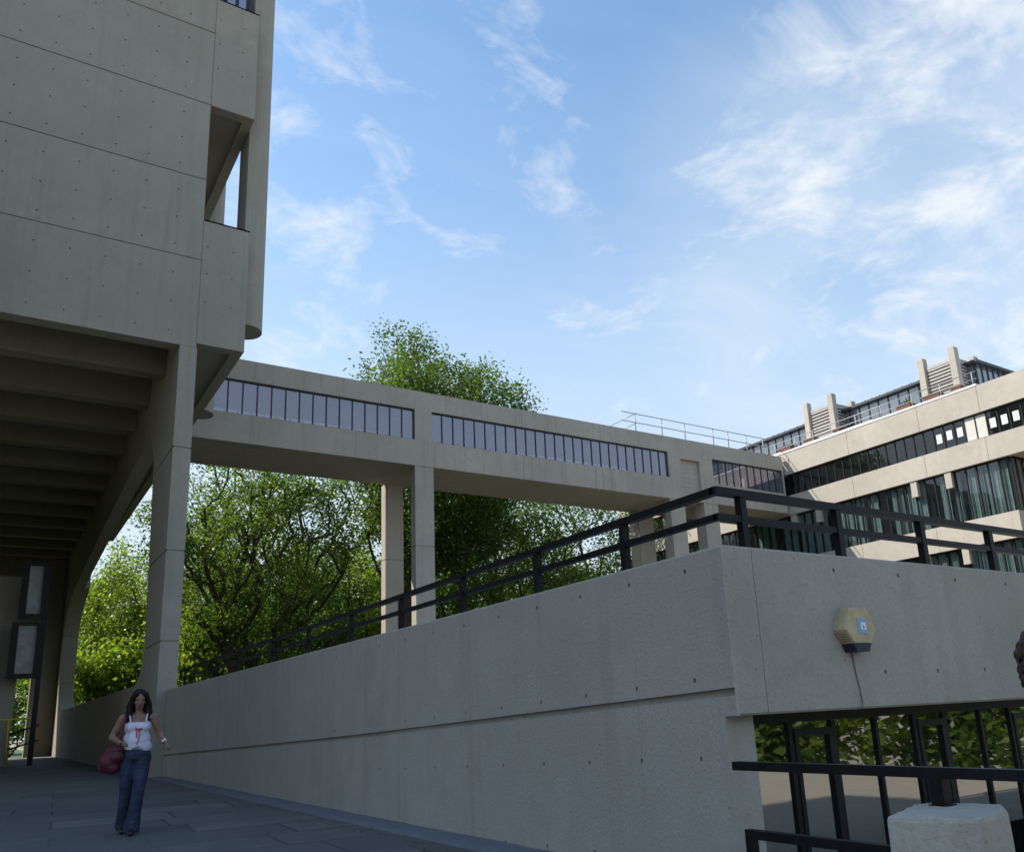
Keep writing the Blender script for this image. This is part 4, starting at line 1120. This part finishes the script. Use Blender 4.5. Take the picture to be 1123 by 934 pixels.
HB = plain('brown_hair', (.045,.024,.018), .45, .4, 40, bump=.004)
h = remesh(b, 'hair', HB, body2, .006, 1); strands(h, .010, 45)
b = bmesh.new(); ell(b, (0,0,1.27), (.17,.125,.17)); rc(b, (0,0,1.15), (0,0,.92), .145, .165); rc(b, (-.13,.01,1.375), (.13,.01,1.375), .066, .066)
for e in (-1, 1): chain(b, [(.17*e,.01,1.37),(.225*e,.03,1.12),(.23*e,-.055,.93)], [.066,.055,.045])
remesh(b, 'jacket', plain('charcoal_cloth', (.03,.03,.033), .85, .2, 10, bump=.006), body2, .011, 3, cut=[((0,0,1.43),(0,0,1))])
b = bmesh.new(); ell(b, (0,0,.93), (.168,.13,.12)); chain(b, [(-.08,0,.92),(-.08,-.03,.5),(-.08,.0,.07)], [.105,.08,.07]); chain(b, [(.08,0,.92),(.09,.03,.5),(.09,.05,.07)], [.105,.08,.07])
remesh(b, 'trousers', plain('dark_trousers', (.02,.022,.03), .85), body2, .012, 3, cut=[((0,0,1.02),(0,0,1)), ((0,0,.04),(0,0,-1))])
for x, y in ((-.08,.0), (.09,.05)):
    b = bmesh.new(); chain(b, [(x,y+.03,.045),(x,y-.07,.035),(x,y-.14,.03)], [.045,.045,.032]); remesh(b, 'shoe', SH, body2, .009, 2, cut=[((0,0,.005),(0,0,-1))])

# ------------------------------------------------------------------ light, sky, camera
SV = Vector((-.8, .6, 1.0)).normalized()
el = math.asin(SV.z)
sun = bpy.data.lights.new('sun', 'SUN'); sun.energy = 3.6; sun.angle = R(.53); sun.color = (1, .93, .82)
so = bpy.data.objects.new('sun', sun); COL.objects.link(so)
so.rotation_euler = SV.to_track_quat('Z', 'Y').to_euler()
w = bpy.data.worlds.new('World'); scene.world = w; w.use_nodes = True
nt = w.node_tree; nt.nodes.clear(); T = NT(nt)
out = T.n('ShaderNodeOutputWorld'); bg = T.n('ShaderNodeBackground', i_Strength=.15)
sky = T.n('ShaderNodeTexSky', sky_type='NISHITA', sun_disc=False); sky.sun_elevation = el; sky.sun_rotation = math.atan2(SV.x, SV.y)
sky.air_density = 1.0; sky.dust_density = .6; sky.ozone_density = 1.6; sky.altitude = 60
dirv = T.n('ShaderNodeTexCoord').outputs['Generated']
sep = T.n('ShaderNodeSeparateXYZ'); T.l(dirv, sep.inputs[0])
zz = T.math('ADD', T.math('MAXIMUM', sep.outputs[2], 0.0), .14)
cmb = T.n('ShaderNodeCombineXYZ'); T.l(T.math('DIVIDE', sep.outputs[0], zz), cmb.inputs[0]); T.l(T.math('DIVIDE', sep.outputs[1], zz), cmb.inputs[1])
pl = cmb.outputs[0]
def warp(v, sc, amt):
    nn = T.n('ShaderNodeTexNoise', i_Scale=sc, i_Detail=3); T.l(v, nn.inputs['Vector'])
    m1 = T.n('ShaderNodeVectorMath', operation='MULTIPLY_ADD'); T.l(nn.outputs['Color'], m1.inputs[0]); m1.inputs[1].default_value = (amt,)*3; T.l(v, m1.inputs[2])
    return m1.outputs[0]
pw = warp(pl, 1.6, .5)
puff = T.noise(pw, 6.4, 10, .62)
mpx = T.n('ShaderNodeMapping'); mpx.inputs['Rotation'].default_value = (0, 0, R(35)); mpx.inputs['Scale'].default_value = (.55, 2.2, 1); T.l(warp(pl, .8, .9), mpx.inputs[0])
wisp = T.noise(mpx.outputs[0], 1.5, 7, .6)
def blob(d, lo, hi):
    v = Vector(d).normalized()
    dp = T.n('ShaderNodeVectorMath', operation='DOT_PRODUCT'); T.l(dirv, dp.inputs[0]); dp.inputs[1].default_value = v
    mr = T.n('ShaderNodeMapRange', interpolation_type='SMOOTHSTEP'); T.l(dp.outputs['Value'], mr.inputs[0])
    mr.inputs[1].default_value = math.cos(R(hi)); mr.inputs[2].default_value = math.cos(R(lo)); mr.inputs[3].default_value = 0; mr.inputs[4].default_value = 1
    return mr.outputs[0]
BLOBS = []
BLOBS = [((.215,.74,.64),3,9,1.0),((.31,.70,.645),2,8,.8),((.225,.79,.57),2,6,.9),((.464,.649,.603),1,4,.15),
 ((.659,.475,.583),2,8,1.25),((.72,.37,.60),3,10,1.3),((.787,.345,.512),3,9,1.2),((.713,.484,.508),1,5,.9),((.765,.492,.416),1,4,.8),((.828,.423,.369),2,6,.8),((.403,.754,.518),1,4,.3),((.35,.69,.635),1,5,-.5),((.42,.68,.60),1,7,-.4),((.254,.842,.476),2,6,.7)]
cov = None
for d_, lo, hi, am in BLOBS:
    t_ = T.math('MULTIPLY', blob(d_, lo, hi), am); cov = t_ if cov is None else T.math('ADD' if am < 0 else 'MAXIMUM', cov, t_)
cl = T.ramp(T.math('ADD', puff, T.math('MULTIPLY', cov, .115)) if cov is not None else puff, [(.56, 0), (.64, .22), (.80, .8)])
wl = T.ramp(wisp, [(.50, 0), (.80, .42)])
low = T.n('ShaderNodeMapRange', interpolation_type='SMOOTHSTEP'); T.l(sep.outputs[2], low.inputs[0])
low.inputs[1].default_value = .73; low.inputs[2].default_value = .12; low.inputs[3].default_value = 0; low.inputs[4].default_value = 1
wl = T.math('MULTIPLY', wl, T.math('ADD', T.math('MULTIPLY', low.outputs[0], .9), .25))
hz2 = T.math('MULTIPLY', T.math('MULTIPLY', blob((.82,.45,.36), 3, 27), T.ramp(wisp, [(.3, .4), (.7, 1)])), .9)
hz_ = T.math('MAXIMUM', hz2, T.math('MULTIPLY', T.math('POWER', low.outputs[0], 1.15), .95))
cf = T.math('MAXIMUM', cl, wl, True)
skyc = T.mix(1.0, sky.outputs[0], (.93, 1.06, 1.05), 'MULTIPLY')
col = T.mix(cf, T.mix(hz_, skyc, (2.95, 3.45, 4.0)), (3.8, 3.95, 4.1))
T.l(col, bg.inputs[0]); T.l(bg.outputs[0], out.inputs[0])

cam = bpy.data.cameras.new('camera'); co = bpy.data.objects.new('camera', cam); COL.objects.link(co); scene.camera = co
F_, PX, PY = 918.755, 590.87, 544.34
pitch, roll, yaw = R(14.46355), R(-2.71693), R(33.55999)
cy, sy, cp, sp = math.cos(yaw), math.sin(yaw), math.cos(pitch), math.sin(pitch)
f = Vector((sy*cp, cy*cp, sp)); rg = Vector((cy, -sy, 0)); up = rg.cross(f)
r2 = rg*math.cos(roll)+up*math.sin(roll); u2 = up*math.cos(roll)-rg*math.sin(roll)
co.matrix_world = Matrix(((r2.x,u2.x,-f.x,0),(r2.y,u2.y,-f.y,0),(r2.z,u2.z,-f.z,1.2),(0,0,0,1)))
cam.sensor_fit = 'HORIZONTAL'; cam.sensor_width = 36; cam.lens = 36*F_/1123
cam.shift_x = -(PX-561.5)/1123; cam.shift_y = (PY-467)/1123
cam.clip_start = .05; cam.clip_end = 4000
vs = scene.view_settings; vs.view_transform = 'Standard'; vs.look = 'None'; vs.gamma = 1; vs.exposure = 0.72; vs.use_curve_mapping = False
scene.render.engine = 'CYCLES'
cy_ = scene.cycles; cy_.max_bounces = 8; cy_.diffuse_bounces = 4; cy_.glossy_bounces = 4; cy_.transparent_max_bounces = 12; cy_.use_denoising = True
cy_.sample_clamp_indirect = 8; cy_.caustics_reflective = False; cy_.caustics_refractive = False
